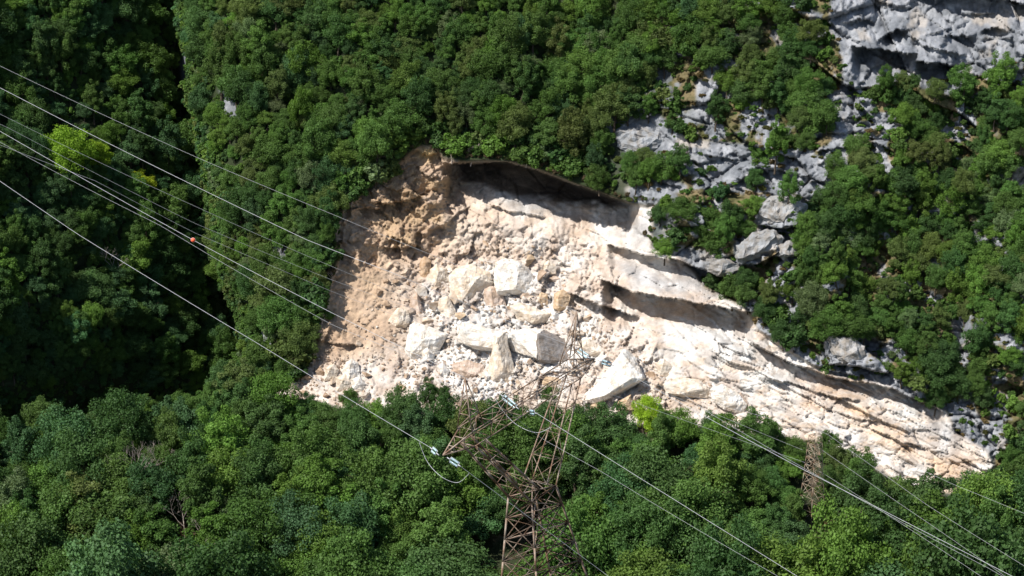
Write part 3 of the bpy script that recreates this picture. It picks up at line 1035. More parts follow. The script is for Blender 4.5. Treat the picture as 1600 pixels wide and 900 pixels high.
# brush along the crown of the scar and under the lower wood
for _ in range(900):
    x, y = random.uniform(-40, 1640), random.uniform(612, 915)
    if y < yb_(x) + 8: continue
    c = G_MID if random.random() < .6 else (.12, .09, .05)
    sc = random.uniform(.6, 1.1)
    items.append((P(x, y, Dat(x, y)), random.uniform(0, 6.28), (sc,) * 3, random.randrange(5), tuple(v * random.uniform(.7, 1.2) for v in c)))
for _ in range(260):
    i = random.choice([0, 1, 2, 3, 4, 5, 6, 7, 8, 9, 10, 46, 47, 48, 49, 50, 51, 52, 53])
    if i >= len(SLIDE): continue
    a, b_ = SLIDE[i], SLIDE[(i + 1) % len(SLIDE)]
    t = random.random()
    x = a[0] + (b_[0] - a[0]) * t + random.gauss(0, 3); y = a[1] + (b_[1] - a[1]) * t - random.uniform(2, 12)
    c = (.13, .10, .06) if random.random() < .5 else G_OLIVE
    sc = random.uniform(.2, .6)
    items.append((P(x, y, Dat(x, y)), random.uniform(0, 6.28), (sc,) * 3, random.randrange(5), c))
for (a, b, c_) in GAPS[2:] + [(1310, 800, 26), (1360, 845, 30)]:
    for _ in range(int(c_ * 1.3)):
        x, y = random.gauss(a, c_ * .5), random.gauss(b + 16, c_ * .4)
        c = random.choice([(.15, .095, .075), (.13, .10, .07), (.10, .12, .045), (.16, .13, .07)])
        sc = random.uniform(.4, .9)
        items.append((P(x, y, Dat(x, y)), random.uniform(0, 6.28), (sc,) * 3, random.randrange(5), c))
scatter('undergrowth', items, pc_shrubs, 'low bushes and dry grass tufts between outcrops and trees')
print('undergrowth', len(items))


# ------------------------------------------------------------------ boulders
def hull_mesh(name, pts, cuts=3, rough=.05, seed=0, bev=.06):
    bm = bmesh.new()
    for p in pts: bm.verts.new(p)
    r = bmesh.ops.convex_hull(bm, input=bm.verts)
    bmesh.ops.delete(bm, geom=[v for v in bm.verts if not v.link_faces], context='VERTS')
    bmesh.ops.dissolve_limit(bm, angle_limit=R(6), verts=bm.verts, edges=bm.edges)
    if bev > 0:
        bmesh.ops.bevel(bm, geom=bm.edges[:], offset=bev, segments=1, affect='EDGES', clamp_overlap=True)
    bmesh.ops.triangulate(bm, faces=bm.faces)
    for _ in range(cuts):
        long = [e for e in bm.edges if e.calc_length() > max(.28, rough * 5)]
        if not long: break
        bmesh.ops.subdivide_edges(bm, edges=long, cuts=1, use_grid_fill=True)
        bmesh.ops.triangulate(bm, faces=bm.faces)
    bm.normal_update()
    for v in bm.verts:
        q = v.co * .8 + Vector((seed * 3.1, seed * 1.7, 0))
        n = mnoise.fractal(q, 1.0, 2.0, 4) * rough * 1.5
        c = mnoise.cell(v.co * 1.1 + Vector((seed, 0, 0))) * rough * 1.2
        v.co += v.normal * (n + c)
    me = bpy.data.meshes.new(name)
    bm.to_mesh(me); bm.free()
    me.materials.append(M_BLOCK)
    return me


C_WHITE = (.80, .78, .74); C_CREAM = (.72, .65, .56); C_TAN = (.54, .40, .28); C_SHADE_GREY = (.30, .28, .27); C_PINK = (.56, .46, .39); C_OCHRE = (.60, .47, .33)
HERO = [  # outline px, front points (px, py, metres forward), colour, label
    ([(700, 432), (712, 418), (738, 412), (765, 425), (772, 442), (755, 462), (722, 474), (704, 465)], [(720, 432, 3.5), (722, 470, 3.0), (745, 436, 3.3)], C_CREAM, 'big tilted boulder with white left face and shaded brown underside, left of the brightest block'),
    ([(773, 410), (790, 403), (812, 408), (828, 422), (841, 445), (838, 464), (802, 458), (776, 462), (771, 440)], [(782, 410, 3.2), (812, 415, 3.4), (805, 452, 3.6), (778, 455, 3.0)], C_WHITE, 'brightest white boulder with dark right flank at the heart of the rockfall'),
    ([(672, 420), (682, 413), (698, 420), (702, 438), (690, 452), (675, 452), (670, 436)], [(684, 425, 2.2), (680, 446, 1.6)], C_CREAM, 'rounded cream boulder on the upper left of the rockfall fan'),
    ([(756, 452), (770, 446), (786, 460), (792, 478), (782, 492), (770, 492), (756, 470)], [(766, 456, 1.8), (772, 484, 1.8)], C_PINK, 'narrow pinkish boulder between the two biggest pale blocks'),
    ([(796, 478), (812, 472), (842, 482), (862, 490), (852, 504), (832, 508), (808, 500)], [(806, 484, 1.6), (830, 492, 2.6), (834, 504, 2.0)], C_CREAM, 'long cream block lying aslant below the brightest boulder'),
    ([(866, 458), (880, 452), (892, 462), (888, 480), (874, 488), (864, 482)], [(872, 464, 1.8), (872, 482, 1.6)], C_OCHRE, 'yellowish block tucked under the left end of the long ledge'),
    ([(834, 470), (846, 456), (856, 460), (856, 476), (848, 486), (836, 482)], [(842, 470, 1.5)], C_OCHRE, 'small yellowish block right of the brightest boulder'),
    ([(714, 510), (728, 502), (760, 515), (796, 522), (800, 540), (782, 552), (742, 546), (716, 534)], [(722, 512, 2.4), (770, 524, 2.6), (740, 540, 2.8), (780, 546, 2.2)], C_WHITE, 'long low white block in the middle of the fan'),
    ([(774, 524), (790, 518), (794, 530), (792, 575), (808, 590), (800, 602), (768, 598), (762, 580), (770, 560)], [(776, 530, 2.6), (786, 575, 2.8), (772, 592, 2.4)], C_CREAM, 'upright pillar of rock below the long white block'),
    ([(795, 520), (820, 512), (850, 514), (856, 535), (850, 566), (832, 560), (800, 548), (794, 534)], [(800, 522, 2.8), (845, 518, 5.2), (838, 560, 5.2)], C_WHITE, 'white left half of the split boulder behind the pylon head'),
    ([(838, 524), (850, 515), (874, 526), (905, 545), (912, 566), (880, 576), (850, 572), (834, 562)], [(840, 522, 5.4), (846, 562, 5.2), (872, 548, 2.8)], C_SHADE_GREY, 'shade-grey right half of the split boulder behind the pylon head'),  # shade of the right-hand face is put into this grey
    ([(905, 535), (920, 528), (944, 545), (946, 556), (920, 558), (900, 552)], [(915, 538, 1.6), (935, 550, 1.4)], C_CREAM, 'flat cream block right of the grey split boulder'),
    ([(975, 545), (982, 546), (994, 562), (1010, 592), (985, 600), (960, 622), (930, 632), (912, 626), (938, 596), (960, 565)], [(972, 552, 3.6), (988, 590, 5.2), (945, 618, 4.4), (1004, 592, 4.2)], C_WHITE, 'huge triangular pale boulder with a deep shadow under its right edge'),
    ([(640, 508), (648, 502), (660, 514), (684, 524), (700, 522), (692, 540), (682, 560), (668, 566), (640, 562), (632, 546)], [(648, 514, 2.2), (664, 530, 2.8), (645, 550, 2.4), (680, 530, 2.2)], C_WHITE, 'large jagged white boulder at the left middle of the fan'),
    ([(612, 490), (622, 480), (638, 484), (642, 500), (634, 512), (614, 512), (606, 504)], [(622, 488, 1.8), (624, 506, 1.6)], C_CREAM, 'rounded cream boulder above the jagged white one'),
    ([(658, 548), (668, 542), (680, 554), (676, 568), (664, 572)], [(668, 550, 1.6)], C_WHITE, 'small white wedge leaning on the jagged white boulder'),
    ([(540, 566), (550, 560), (560, 566), (564, 588), (552, 602), (538, 598), (534, 580)], [(546, 568, 1.8), (546, 590, 1.6)], C_WHITE, 'upright pale boulder at the lower left edge of the debris'),
    ([(508, 574), (522, 568), (530, 578), (524, 594), (506, 596)], [(516, 576, 1.4)], C_CREAM, 'cream boulder next left of the upright pale one'),
    ([(524, 590), (540, 584), (554, 598), (548, 610), (526, 612)], [(536, 594, 1.4)], C_CREAM, 'cream boulder in front of the upright pale one'),
    ([(706, 568), (730, 562), (756, 570), (758, 584), (740, 596), (712, 594), (704, 582)], [(720, 578, 2.2), (742, 586, 2.2)], C_PINK, 'broad flat-topped pinkish boulder near the foot of the fan'),
    ([(448, 600), (458, 594), (468, 600), (466, 614), (450, 616)], [(458, 602, 1.2)], C_CREAM, 'leftmost cream boulder among the trees at the scar foot'),
    ([(548, 592), (562, 588), (572, 600), (566, 612), (550, 610)], [(560, 596, 1.2)], C_WHITE, 'white boulder low on the left beside small green tree'),
    ([(1035, 600), (1060, 590), (1092, 592), (1112, 608), (1106, 622), (1070, 622), (1040, 614)], [(1060, 600, 1.8), (1092, 608, 2.0), (1062, 616, 2.0)], C_CREAM, 'rounded cream slab block right of the triangular boulder'),
    ([(1110, 608), (1128, 600), (1152, 612), (1168, 632), (1160, 648), (1130, 640), (1112, 626)], [(1128, 612, 1.8), (1146, 632, 2.0)], C_WHITE, 'pale block lowest right of the rounded slab block'),
    ([(1146, 622), (1158, 612), (1170, 630), (1164, 650), (1148, 644)], [(1154, 628, 1.2)], C_PINK, 'pinkish shaded block beside the wood right of the fan'),
    ([(1024, 568), (1038, 560), (1052, 572), (1048, 590), (1030, 588)], [(1036, 570, 1.4)], C_CREAM, 'cream block above the rounded slab block'),
    ([(846, 412), (858, 406), (870, 416), (868, 428), (850, 430)], [(856, 414, 1.2)], C_CREAM, 'single cream rock up right of the brightest boulder'),
    ([(640, 462), (652, 456), (662, 486), (660, 500), (650, 504), (640, 480)], [(652, 468, 1.2), (656, 494, 1.2)], C_PINK, 'thin upright slab above the jagged white boulder'),
    ([(685, 466), (700, 462), (716, 492), (712, 506), (696, 506), (684, 480)], [(698, 474, 1.2), (704, 498, 1.3)], C_CREAM, 'thin slab below the big tilted boulder'),
    ([(656, 408), (664, 400), (674, 408), (672, 432), (662, 438), (654, 424)], [(664, 412, 1.3)], C_TAN, 'tan upright block at the top left of the fan'),
    ([(964, 628), (986, 616), (990, 640), (966, 644)], [(980, 626, 1.2)], C_OCHRE, 'orange block in shade left of the lime bush'),
    ([(904, 604), (918, 598), (926, 608), (914, 622), (902, 618)], [(914, 606, 1.2)], C_PINK, 'small pinkish block left of the triangular boulder'),
    ([(682, 572), (692, 566), (702, 580), (698, 592), (686, 590)], [(692, 576, 1.2)], C_WHITE, 'narrow white block left of the flat-topped boulder'),
    ([(884, 600), (872, 590), (852, 588), (846, 600), (862, 610)], [(862, 597, 1.2)], C_OCHRE, 'yellow block low behind the lattice of the tall pylon'),
]
OUTCROP = [
    ([(1186, 318), (1206, 306), (1236, 308), (1262, 320), (1256, 342), (1226, 356), (1200, 348), (1188, 338)], [(1204, 314, 3.0), (1244, 322, 3.4), (1222, 346, 4.4)], (.34, .345, .35), 'smooth grey limestone block with crack under it, upper of two'),
    ([(1152, 386), (1176, 364), (1208, 358), (1226, 372), (1214, 390), (1184, 402), (1160, 412), (1148, 402)], [(1176, 372, 3.2), (1210, 370, 3.6), (1186, 394, 4.2), (1160, 402, 3.6)], (.30, .31, .32), 'rough grey limestone block leaning below the smooth one'),
    ([(1214, 384), (1234, 376), (1250, 384), (1246, 398), (1224, 406), (1212, 398)], [(1232, 384, 2.4), (1226, 398, 2.6)], (.33, .335, .34), 'small grey block right of the leaning rough block'),
    ([(1292, 530), (1312, 522), (1336, 528), (1354, 548), (1346, 572), (1316, 566), (1296, 548)], [(1312, 530, 2.4), (1340, 548, 2.8), (1318, 560, 3.0)], (.37, .365, .36), 'pale grey outcrop among shrubs above the slab edge'),
    ([(960, 206), (990, 200), (1030, 208), (1046, 226), (1020, 240), (985, 242), (964, 228)], [(985, 208, 2.2), (1026, 218, 2.4), (995, 236, 3.0)], (.30, .315, .335), 'bluish grey slab outcrop left of the round green tree'),
    ([(1104, 405), (1136, 404), (1158, 414), (1150, 428), (1120, 432), (1102, 420)], [(1132, 408, 2.0), (1126, 424, 2.4)], (.30, .305, .31), 'grey outcrop just over the shaded ledge below the tree clump')]
for hi, (outl, front, colr, lab) in enumerate(OUTCROP):
    cx = sum(p[0] for p in outl) / len(outl); cy = sum(p[1] for p in outl) / len(outl)
    D0 = min(Dat(x, y) for x, y in outl) + 1.4
    o0 = P(cx, cy, D0)
    pts = [P(x, y, D0) - o0 for x, y in outl] + [P(x, y, D0 - f * .7) - o0 for x, y, f in front]
    pts += [P(cx + (x - cx) * .8, cy + (y - cy) * .8, D0 + 7) - o0 for x, y in outl]
    o = obj('rock_outcrop', hull_mesh('rock_outcrop', pts, 4, .26, 30 + hi, .12), None, None, o0)
    o['rock_colour'] = list(colr)
    tag(o, lab, 'rock outcrop', 'grey outcrops of the rocky flank')

centres = []
for hi, (outl, front, colr, lab) in enumerate(HERO):
    cx = sum(p[0] for p in outl) / len(outl); cy = sum(p[1] for p in outl) / len(outl)
    size = max(max(p[0] for p in outl) - min(p[0] for p in outl), max(p[1] for p in outl) - min(p[1] for p in outl)) * .15
    D0 = Dat(cx, cy) - .14 * size
    o0 = P(cx, cy, D0)
    pts = [P(x, y, D0) - o0 for x, y in outl]
    pts += [P(x, y, D0 - f) - o0 for x, y, f in front]
    pts += [P(cx + (x - cx) * .7, cy + (y - cy) * .7, D0 + .6 * size) - o0 for x, y in outl]
    me = hull_mesh('boulder', pts, 4, .07 if size > 5 else .05, hi, .10 if size > 5 else .05)
    o = obj('boulder', me, None, None, o0)
    o['rock_colour'] = list(colr)
    tag(o, lab, 'boulder', 'boulders fallen into the scar')
    centres.append((cx, cy, size / .15))

ROCKS = []
for k in range(12):
    r = random.Random(900 + k)
    ax = (r.uniform(.8, 1.3), r.uniform(.7, 1.1), r.uniform(.55, .95))
    pts = []
    for _ in range(r.randint(8, 12)):
        v = Vector((r.gauss(0, 1), r.gauss(0, 1), r.gauss(0, 1))).normalized()
        m_ = max(abs(v.x), abs(v.y), abs(v.z)) ** .3
        pts.append(Vector((v.x / m_ * ax[0], v.y / m_ * ax[1], v.z / m_ * ax[2])) * r.uniform(.85, 1))
    ROCKS.append(hull_mesh('rock', pts, 1, .02, 50 + k, .02))


def rub(x, y):
    v = .25 + .75 * min(1, max(0, (x - 600) / 60)) if y < 555 else 1
    return v * min(1, max(.12, .65 - 2.2 * OPENG(x, y)))


def talus(x, y):
    if in_slide(x, y) < 3: return 0
    if y > yb_(x) + 8: return 0
    # between the back wall and the slab
    top = float(np.interp(x, [480, 560, 620, 700, 760, 860, 900, 960, 1040, 1180], [560, 500, 410, 392, 380, 385, 440, 520, 570, 625]))
    right = float(np.interp(y, [380, 440, 470, 560, 600, 640], [880, 880, 900, 1010, 1120, 1180]))
    return y > top and x < right


rocks = darts(440, 1190, 375, 640, lambda x, y: 5 + (27 if 610 < x < 1010 else 15) * random.random() ** 2.8, lambda x, y: talus(x, y) and rub(x, y) > random.random() and not any((x - a) ** 2 + (y - b) ** 2 < (s * .42) ** 2 for a, b, s in centres), 14000, rr_)
rocks.sort(key=lambda t: -t[2])
big, rest = rocks[:250], rocks[250:]
COLS = [('white', (.62, .58, .53), .20), ('cream', (.56, .475, .39), .38), ('tan', (.47, .36, .27), .18), ('pinkish', (.50, .41, .34), .20), ('yellowish', (.54, .43, .31), .04)]


def rockcol(x):
    w = [c[2] + (.35 if c[0] == 'tan' and x < 620 else 0) for c in COLS]
    c = random.choices(COLS, w)[0]
    f = random.uniform(.88, 1.08)
    return c[0], tuple(v * f for v in c[1])


rows = {}
for t in big: rows.setdefault(int((t[1] - 375) // 18), []).append(t)
for rk in sorted(rows):
    for i, (x, y, rd) in enumerate(sorted(rows[rk])):
        nm, c = rockcol(x)
        s = rd * .15 * .52
        D = Dat(x, y)
        o = obj('rock', random.choice(ROCKS), None, None, P(x, y, D - s * .25))
        o.scale = (s, s, s)
        o.rotation_euler = (random.uniform(-.6, .6), random.uniform(-.6, .6), random.uniform(0, 6.28))
        o['rock_colour'] = list(c)
        tag(o, f'{nm} rock, {ordinal(i + 1)} from the left in the {"top row" if rk == 0 else ordinal(rk + 1) + " row down"} of the rubble fan', 'rock', 'middle-sized rocks of the rubble fan')
pcr = bpy.data.collections.new('rock_shapes')
for k, m in enumerate(ROCKS):
    o = bpy.data.objects.new(f'rock_shape_{k:02d}', m); pcr.objects.link(o)
items = []
for (x, y, rd) in rest:
    s = rd * .15 * .5
    items.append((P(x, y, Dat(x, y) - s * .2), random.uniform(0, 6.28), (s,) * 3, random.randrange(12), rockcol(x)[1], random.uniform(-1, 1)))
xs = np.array([random.uniform(430, 1190) for _ in range(26000)]); ys = np.array([random.uniform(375, 650) for _ in range(26000)])
Ds = land(xs, ys)[0]
cnt = 0
for x, y, D in zip(xs, ys, Ds):
    if not talus(x, y) or rub(x, y) < random.random(): continue
    cnt += 1
    if cnt > 5000: break
    s = (.07 + .42 * random.random() ** 4)
    items.append((P(x, y, D - s * .3), random.uniform(0, 6.28), (s,) * 3, random.randrange(12), rockcol(x)[1], random.uniform(-1, 1)))
scatter('rubble', items, pcr, 'pale broken rubble covering the fan between the boulders')
print('rocks', len(big), 'rubble', len(items))


# ------------------------------------------------------------------ bare trees
def bare_tree(px, py, h, seed, label, lean=(0, 0), m=M_DEAD, leafy=0):
    r = random.Random(seed)
    base = P(px, py, Dat(px, py))
    sc_ = h
    # pull it out towards the light so that it stands clear of the crowns in front
    e = empty('bare_tree', base)
    t = Bars()
    top = Vector((lean[0] * h, lean[1] * h, h * .55))
    t.tube([Vector((0, 0, -1)), top * .5 + Vector((.1, 0, 0)), top], [.16, .12, .08], 6)
    t.build('trunk', m, e)

    def grow(p, d, l, rad, dep, bb):
        q = p + d * l
        bb.tube([p, p.lerp(q, .5) + Vector((r.uniform(-.1, .1), r.uniform(-.1, .1), 0)) * l, q], [rad, rad * .8, rad * .6], 4)
        if dep == 0: return
        for _ in range(3):
            nd = (d + Vector((r.uniform(-.8, .8), r.uniform(-.8, .8), r.uniform(-.15, .6)))).normalized()
            grow(q, nd, l * r.uniform(.6, .85), rad * .6, dep - 1, bb)
    for k in range(4):
        b = Bars()
        a = k * 1.6 + r.uniform(-.4, .4)
        grow(top * r.uniform(.55, 1), Vector((math.cos(a), math.sin(a), 1.2)).normalized(), h * .2, .075, 3, b)
        b.build('branch', m, e)
    tag(e, label, 'bare tree', 'leafless trees')
    return e


bare_tree(214, 808, 17, 1, 'leafless greyish tree with forked branches in the lower left wood')
bare_tree(290, 866, 17, 2, 'wide leafless tree right of the forked grey one, lower left')
bare_tree(252, 780, 15, 3, 'thin leafless tree uppermost of those in the lower left wood')
bare_tree(330, 900, 14, 4, 'lowest leafless tree near the bottom edge, lower left')
bare_tree(1332, 880, 13, 5, 'leafless grey shrub-like tree below right of the small pylon')
bare_tree(1392, 856, 12, 6, 'leafless tree farther right of the small pylon')
bare_tree(178, 452, 13, 7, 'leafless greyish tree in the dim wood left of the ravine')
bare_tree(735, 254, 5, 8, 'pale dead stem standing on the rim of the scar', (.2, 0))
bare_tree(640, 262, 4.5, 9, 'dead twiggy tree at the top left corner of the scar', (-.3, -.2))
bare_tree(516, 448, 4.5, 11, 'pale dead stem at the left edge of the scar, middle height', (.15, .1))
bare_tree(500, 512, 4.0, 12, 'small dead stem at the left edge just above the dark crack', (.2, -.1))
bare_tree(548, 318, 4.5, 13, 'dead stem in the dark notch on the upper left scar edge', (.2, -.2))
bare_tree(590, 290, 4.0, 14, 'dead branches leaning over the upper left scar edge', (.3, -.2))
bare_tree(706, 250, 3.5, 15, 'short dead stem left of the pale one on the rim', (-.1, -.1))
bare_tree(822, 256, 3.0, 16, 'short dead stem farther right along the rim', (.1, -.1))
bare_tree(1290, 880, 7, 10, 'lowest leafless tree under the small pylon')

# ------------------------------------------------------------------ tall pylon
PHI = math.atan(.55 / SP)
A = Vector((math.cos(PHI), math.sin(PHI), 0))       # along the cross-arm
Bv = Vector((math.sin(PHI), -math.cos(PHI), 0))     # along the line
ARM = P(817, 628, PYL_D)
BASE = Vector((ARM.x, ARM.y, 0)); BASE.z = KN.z + .3
BASE += A * 0
H = ARM.z - BASE.z
pyl = empty('tall_pylon', BASE)
tag(pyl, 'tall rusty lattice pylon with forked head rising before the lower wood', 'pylon')
kpx = PYL_D / F


def L3(a, b, z):
    k = .75 * min(3, max(0, (H - .7 - z) / 6.9))
    return A * a + Bv * b + Vector((k, 0, z))


SH = .0
WZ = H - 7.6             # waist
wa, wb = 1.83, 1.08


def half(z):
    t = (WZ - z) / WZ
    return wa + 3.0 * t, wb + 1.1 * t


def waistc(z):           # the waist lies a little off the arm centre, as seen
    return .0


levels = [WZ, WZ - 1.75, WZ - 3.5, WZ - 5.3, WZ - 7.1, WZ - 9.2, WZ - 11.6, WZ - 14.4, 0]
levels = [z for z in levels if z >= 0]
corners = [(1, 1), (1, -1), (-1, -1), (-1, 1)]
for sa, sb in corners:
    b = Bars()
    for z0, z1 in zip(levels[:-1], levels[1:]):
        h0, h1 = half(z0), half(z1)
        b.bar(L3(sa * h0[0], sb * h0[1], z0), L3(sa * h1[0], sb * h1[1], z1), .15)
    b.build('leg', M_STEEL, pyl)
for i in range(4):
    (a0, b0), (a1, b1) = corners[i], corners[(i + 1) % 4]
    b = Bars()
    for k, (z0, z1) in enumerate(zip(levels[:-1], levels[1:])):
        h0, h1 = half(z0), half(z1)
        p00, p01 = L3(a0 * h0[0], b0 * h0[1], z0), L3(a1 * h0[0], b1 * h0[1], z0)
        p10, p11 = L3(a0 * h1[0], b0 * h1[1], z1), L3(a1 * h1[0], b1 * h1[1], z1)
        b.bar(p00, p11, .065); b.bar(p01, p10, .065); b.bar(p00, p01, .085)
        b.build('bracing', M_STEEL, pyl)
b = Bars()
for z in levels[:3]:
    h = half(z); b.bar(L3(h[0], h[1], z), L3(-h[0], -h[1], z), .08); b.bar(L3(h[0], -h[1], z), L3(-h[0], h[1], z), .08)
b.build('waist_frame', M_STEEL, pyl)


def boxed(name, s0, s1, n, wmain, wbr):
    """lattice box girder between two four-point sections"""
    b = Bars()
    secs = [[p.lerp(q, k / n) for p, q in zip(s0, s1)] for k in range(n + 1)]
    for i in range(n):
        for j in range(4):
            b.bar(secs[i][j], secs[i + 1][j], wmain)
            b.bar(secs[i][j], secs[i + 1][(j + 1) % 4], wbr) if (i + j) % 2 else b.bar(secs[i][(j + 1) % 4], secs[i + 1][j], wbr)
            b.bar(secs[i][j], secs[i][(j + 1) % 4], wbr)
    for j in range(4): b.bar(secs[n][j], secs[n][(j + 1) % 4], wbr)
    return b.build(name, M_STEEL, pyl)


h = half(WZ)
# forks: each from its side of the waist up and out to the bridge
for s in (-1, 1):
    lo = [L3(s * h[0], h[1], WZ), L3(s * h[0], -h[1], WZ), L3(s * .2, -h[1], WZ), L3(s * .2, h[1], WZ)]
    lo = [L3(s * h[0], h[1], WZ), L3(s * h[0], -h[1], WZ), L3(s * (h[0] - 1.3), -h[1], WZ + .6), L3(s * (h[0] - 1.3), h[1], WZ + .6)]
    hi_ = [L3(s * 7.8, .65, H - .6), L3(s * 7.8, -.65, H - .6), L3(s * 6.4, -.65, H - .6), L3(s * 6.4, .65, H - .6)]
    boxed('fork', lo, hi_, 4, .15 if s < 0 else .09, .035)
# bridge
boxed('bridge', [L3(-7.9, .65, H - .6), L3(-7.9, -.65, H - .6), L3(-7.9, -.65, H + .7), L3(-7.9, .65, H + .7)],
      [L3(7.9, .65, H - .6), L3(7.9, -.65, H - .6), L3(7.9, -.65, H + .7), L3(7.9, .65, H + .7)], 7, .065, .032)
for s in (-1, 1):
    tip = L3(s * 11.15, 0, H - .2)
    b = Bars()
    for p in (L3(s * 7.9, .65, H - .6), L3(s * 7.9, -.65, H - .6), L3(s * 7.9, -.65, H + .7), L3(s * 7.9, .65, H + .7)):
        b.bar(p, tip, .085)
    for t in (.33, .66):
        q = [p.lerp(tip, t) for p in (L3(s * 7.9, .65, H - .6), L3(s * 7.9, -.65, H - .6), L3(s * 7.9, -.65, H + .7), L3(s * 7.9, .65, H + .7))]
        for j in range(4): b.bar(q[j], q[(j + 1) % 4], .06)
    b.build('arm_tip', M_STEEL, pyl)
    b = Bars()
    pk = L3(s * 8.15, 0, H + 4.9)
    ft = (L3(s * 8.25, .65, H + .7), L3(s * 8.25, -.65, H + .7), L3(s * 6.6, -.65, H + .7), L3(s * 6.6, .65, H + .7))
    for p in ft: b.bar(p, pk, .08)
    for t in (.3, .6):
        q = [p.lerp(pk, t) for p in ft]
        for j in range(4): b.bar(q[j], q[(j + 1) % 4], .05); b.bar(q[j], ft[(j + 1) % 4].lerp(pk, t - .3), .05)
    b.build('peak', M_STEEL, pyl)
PK = {s: BASE + L3(s * 8.15, 0, H + 4.9) for s in (-1, 1)}
ATT = {-1: BASE + L3(-11.15, 0, H - .3), 0: BASE + L3(0, 0, H - .7), 1: BASE + L3(11.15, 0, H - .3)}
print('pylon px', [tuple(round(v) for v in project(x)) for x in (PK[-1], PK[1], ATT[-1], ATT[0], ATT[1], BASE, BASE + L3(0, 0, WZ))])


# ------------------------------------------------------------------ power lines
def line_pts(path, n=60):
    """path: (px, py, D); a smooth hanging curve through them"""
    path = sorted(path)
    xs_ = np.array([p[0] for p in path], float)
    yc = np.polyfit(xs_, [p[1] for p in path], min(2, len(path) - 1)) if len(path) > 2 else np.polyfit(xs_, [p[1] for p in path], 1)
    res = np.array([p[1] for p in path]) - np.polyval(yc, xs_)
    X = np.linspace(xs_[0], xs_[-1], n)
    Y = np.polyval(yc, X) + np.interp(X, xs_, res)
    Dd = np.interp(X, xs_, [p[2] for p in path])
    return [P(x, y, d) for x, y, d in zip(X, Y, Dd)]


def wire(name, pts, r, m, label, cat, group=None):
    o0 = pts[len(pts) // 2]
    b = Bars(); b.tube(pts, r, 6)
    o = b.build(name, m, None, o0, True)
    o.location = o0
    tag(o, label, cat, group)
    return o


def DW(px):  # depth of the near line
    return float(np.interp(px, [-500, 0, 817, 1600, 2100], [205, 188, 165, 147, 138]))


INS = {}
for s, lf, rt_ in ((-1, (672, 699), (720, 729)), (0, (783, 617), (839, 646)), (1, (898, 543), (959, 571))):
    a = ATT[s]
    for side, q in (('up', lf), ('down', rt_)):
        ap = project(a)
        d0 = a + (Bv * (-.35 if side == 'up' else .35))
        e = P(q[0], q[1], ap[2] + (2.0 if side == 'up' else -2.0) * .35)
        name_s = {-1: 'lowest left arm tip', 0: 'middle of the bridge', 1: 'far right arm tip'}[s]
        root = empty('insulator', d0)
        tag(root, f'twin glass insulator string on the {name_s}, ' + ('uphill left side' if side == 'up' else 'downhill right side'), 'insulator', 'insulator strings of the tall pylon')
        dirn = (e - d0); Lh = dirn.length; dirn.normalize()
        sidev = dirn.cross(Vector((0, 1, 0))).normalized()
        for k in (-1, 1):
            b = Bars()
            p0 = dirn * .35 + sidev * .13 * k
            p1 = dirn * (Lh - .25) + sidev * .13 * k
            nd = 13
            pts, rs = [], []
            for j in range(nd):
                t0 = p0.lerp(p1, j / nd); t1 = p0.lerp(p1, (j + .45) / nd); t2 = p0.lerp(p1, (j + .5) / nd)
                pts += [t0, t1, t2]; rs += [.085, .075, .03]
            b.tube(pts, rs, 8)
            b.build('glass_string', M_GLASS, root, None, True)
        b = Bars()
        b.bar(dirn * .3 - sidev * .22, dirn * .3 + sidev * .22, .04)
        b.bar(dirn * (Lh - .22) - sidev * .22, dirn * (Lh - .22) + sidev * .22, .04)
        b.bar(Vector((0, 0, 0)), dirn * .3, .06); b.bar(dirn * (Lh - .28), dirn * Lh, .06)
        for k in (-1, 1):
            b.bar(dirn * .3 + sidev * .22 * k, dirn * (Lh - .22) + sidev * .22 * k, .02)
        b.build('yoke', M_WIRE, root)
        INS[(s, side)] = (e, q, project(e)[2])

near = [
    ('up', 1, [(-400, -62), (0, 137), (330, 303), (480, 375), (615, 427)], 'highest bright conductor crossing the ravine to the pylon head'),
    ('up', 0, [(-400, -22), (0, 205), (298, 373), (515, 487)], 'bright conductor carrying the orange marker ball'),
    ('up', -1, [(-400, 22), (0, 283), (120, 365), (400, 535)], 'lowest bright conductor left of the tall pylon'),
    ('down', -1, [(950, 900), (1300, 1160)], 'lowest bright conductor right of the tall pylon'),
    ('down', 0, [(1245, 900), (1560, 1095)], 'middle bright conductor descending right from the tall pylon'),
    ('down', 1, [(1060, 628), (1250, 731), (1585, 902), (2000, 1120)], 'highest bright conductor passing before the small pylon'),
]
for side, s, pts, lab in near:
    e, q, de = INS[(s, side)]
    path = [(x, y, DW(x)) for x, y in pts] + [(q[0], q[1], de)]
    L_ = line_pts(path)
    wire('conductor', L_, .015, M_WIRE, lab, 'power line', 'conductors of the near line')
    if side == 'up' and s == 0:
        mb = P(298, 373, DW(298))
        best = min(L_, key=lambda v: (v - mb).length)
        bm = bmesh.new(); bmesh.ops.create_uvsphere(bm, u_segments=18, v_segments=12, radius=.19)
        mm = bpy.data.meshes.new('marker_ball'); bm.to_mesh(mm); bm.free()
        for p in mm.polygons: p.use_smooth = True
        o = obj('marker_ball', mm, M_ORANGE, None, best)
        tag(o, 'small orange marker ball threaded on a conductor before the ravine', 'marker ball')
        b = Bars(); b.tube([Vector((-.012 * 0, 0, 0)) + Vector((math.cos(a) * .196, 0, math.sin(a) * .196)) for a in [k * math.pi / 8 for k in range(17)]], .015, 5)
        b.build('seam', M_WIRE, o)
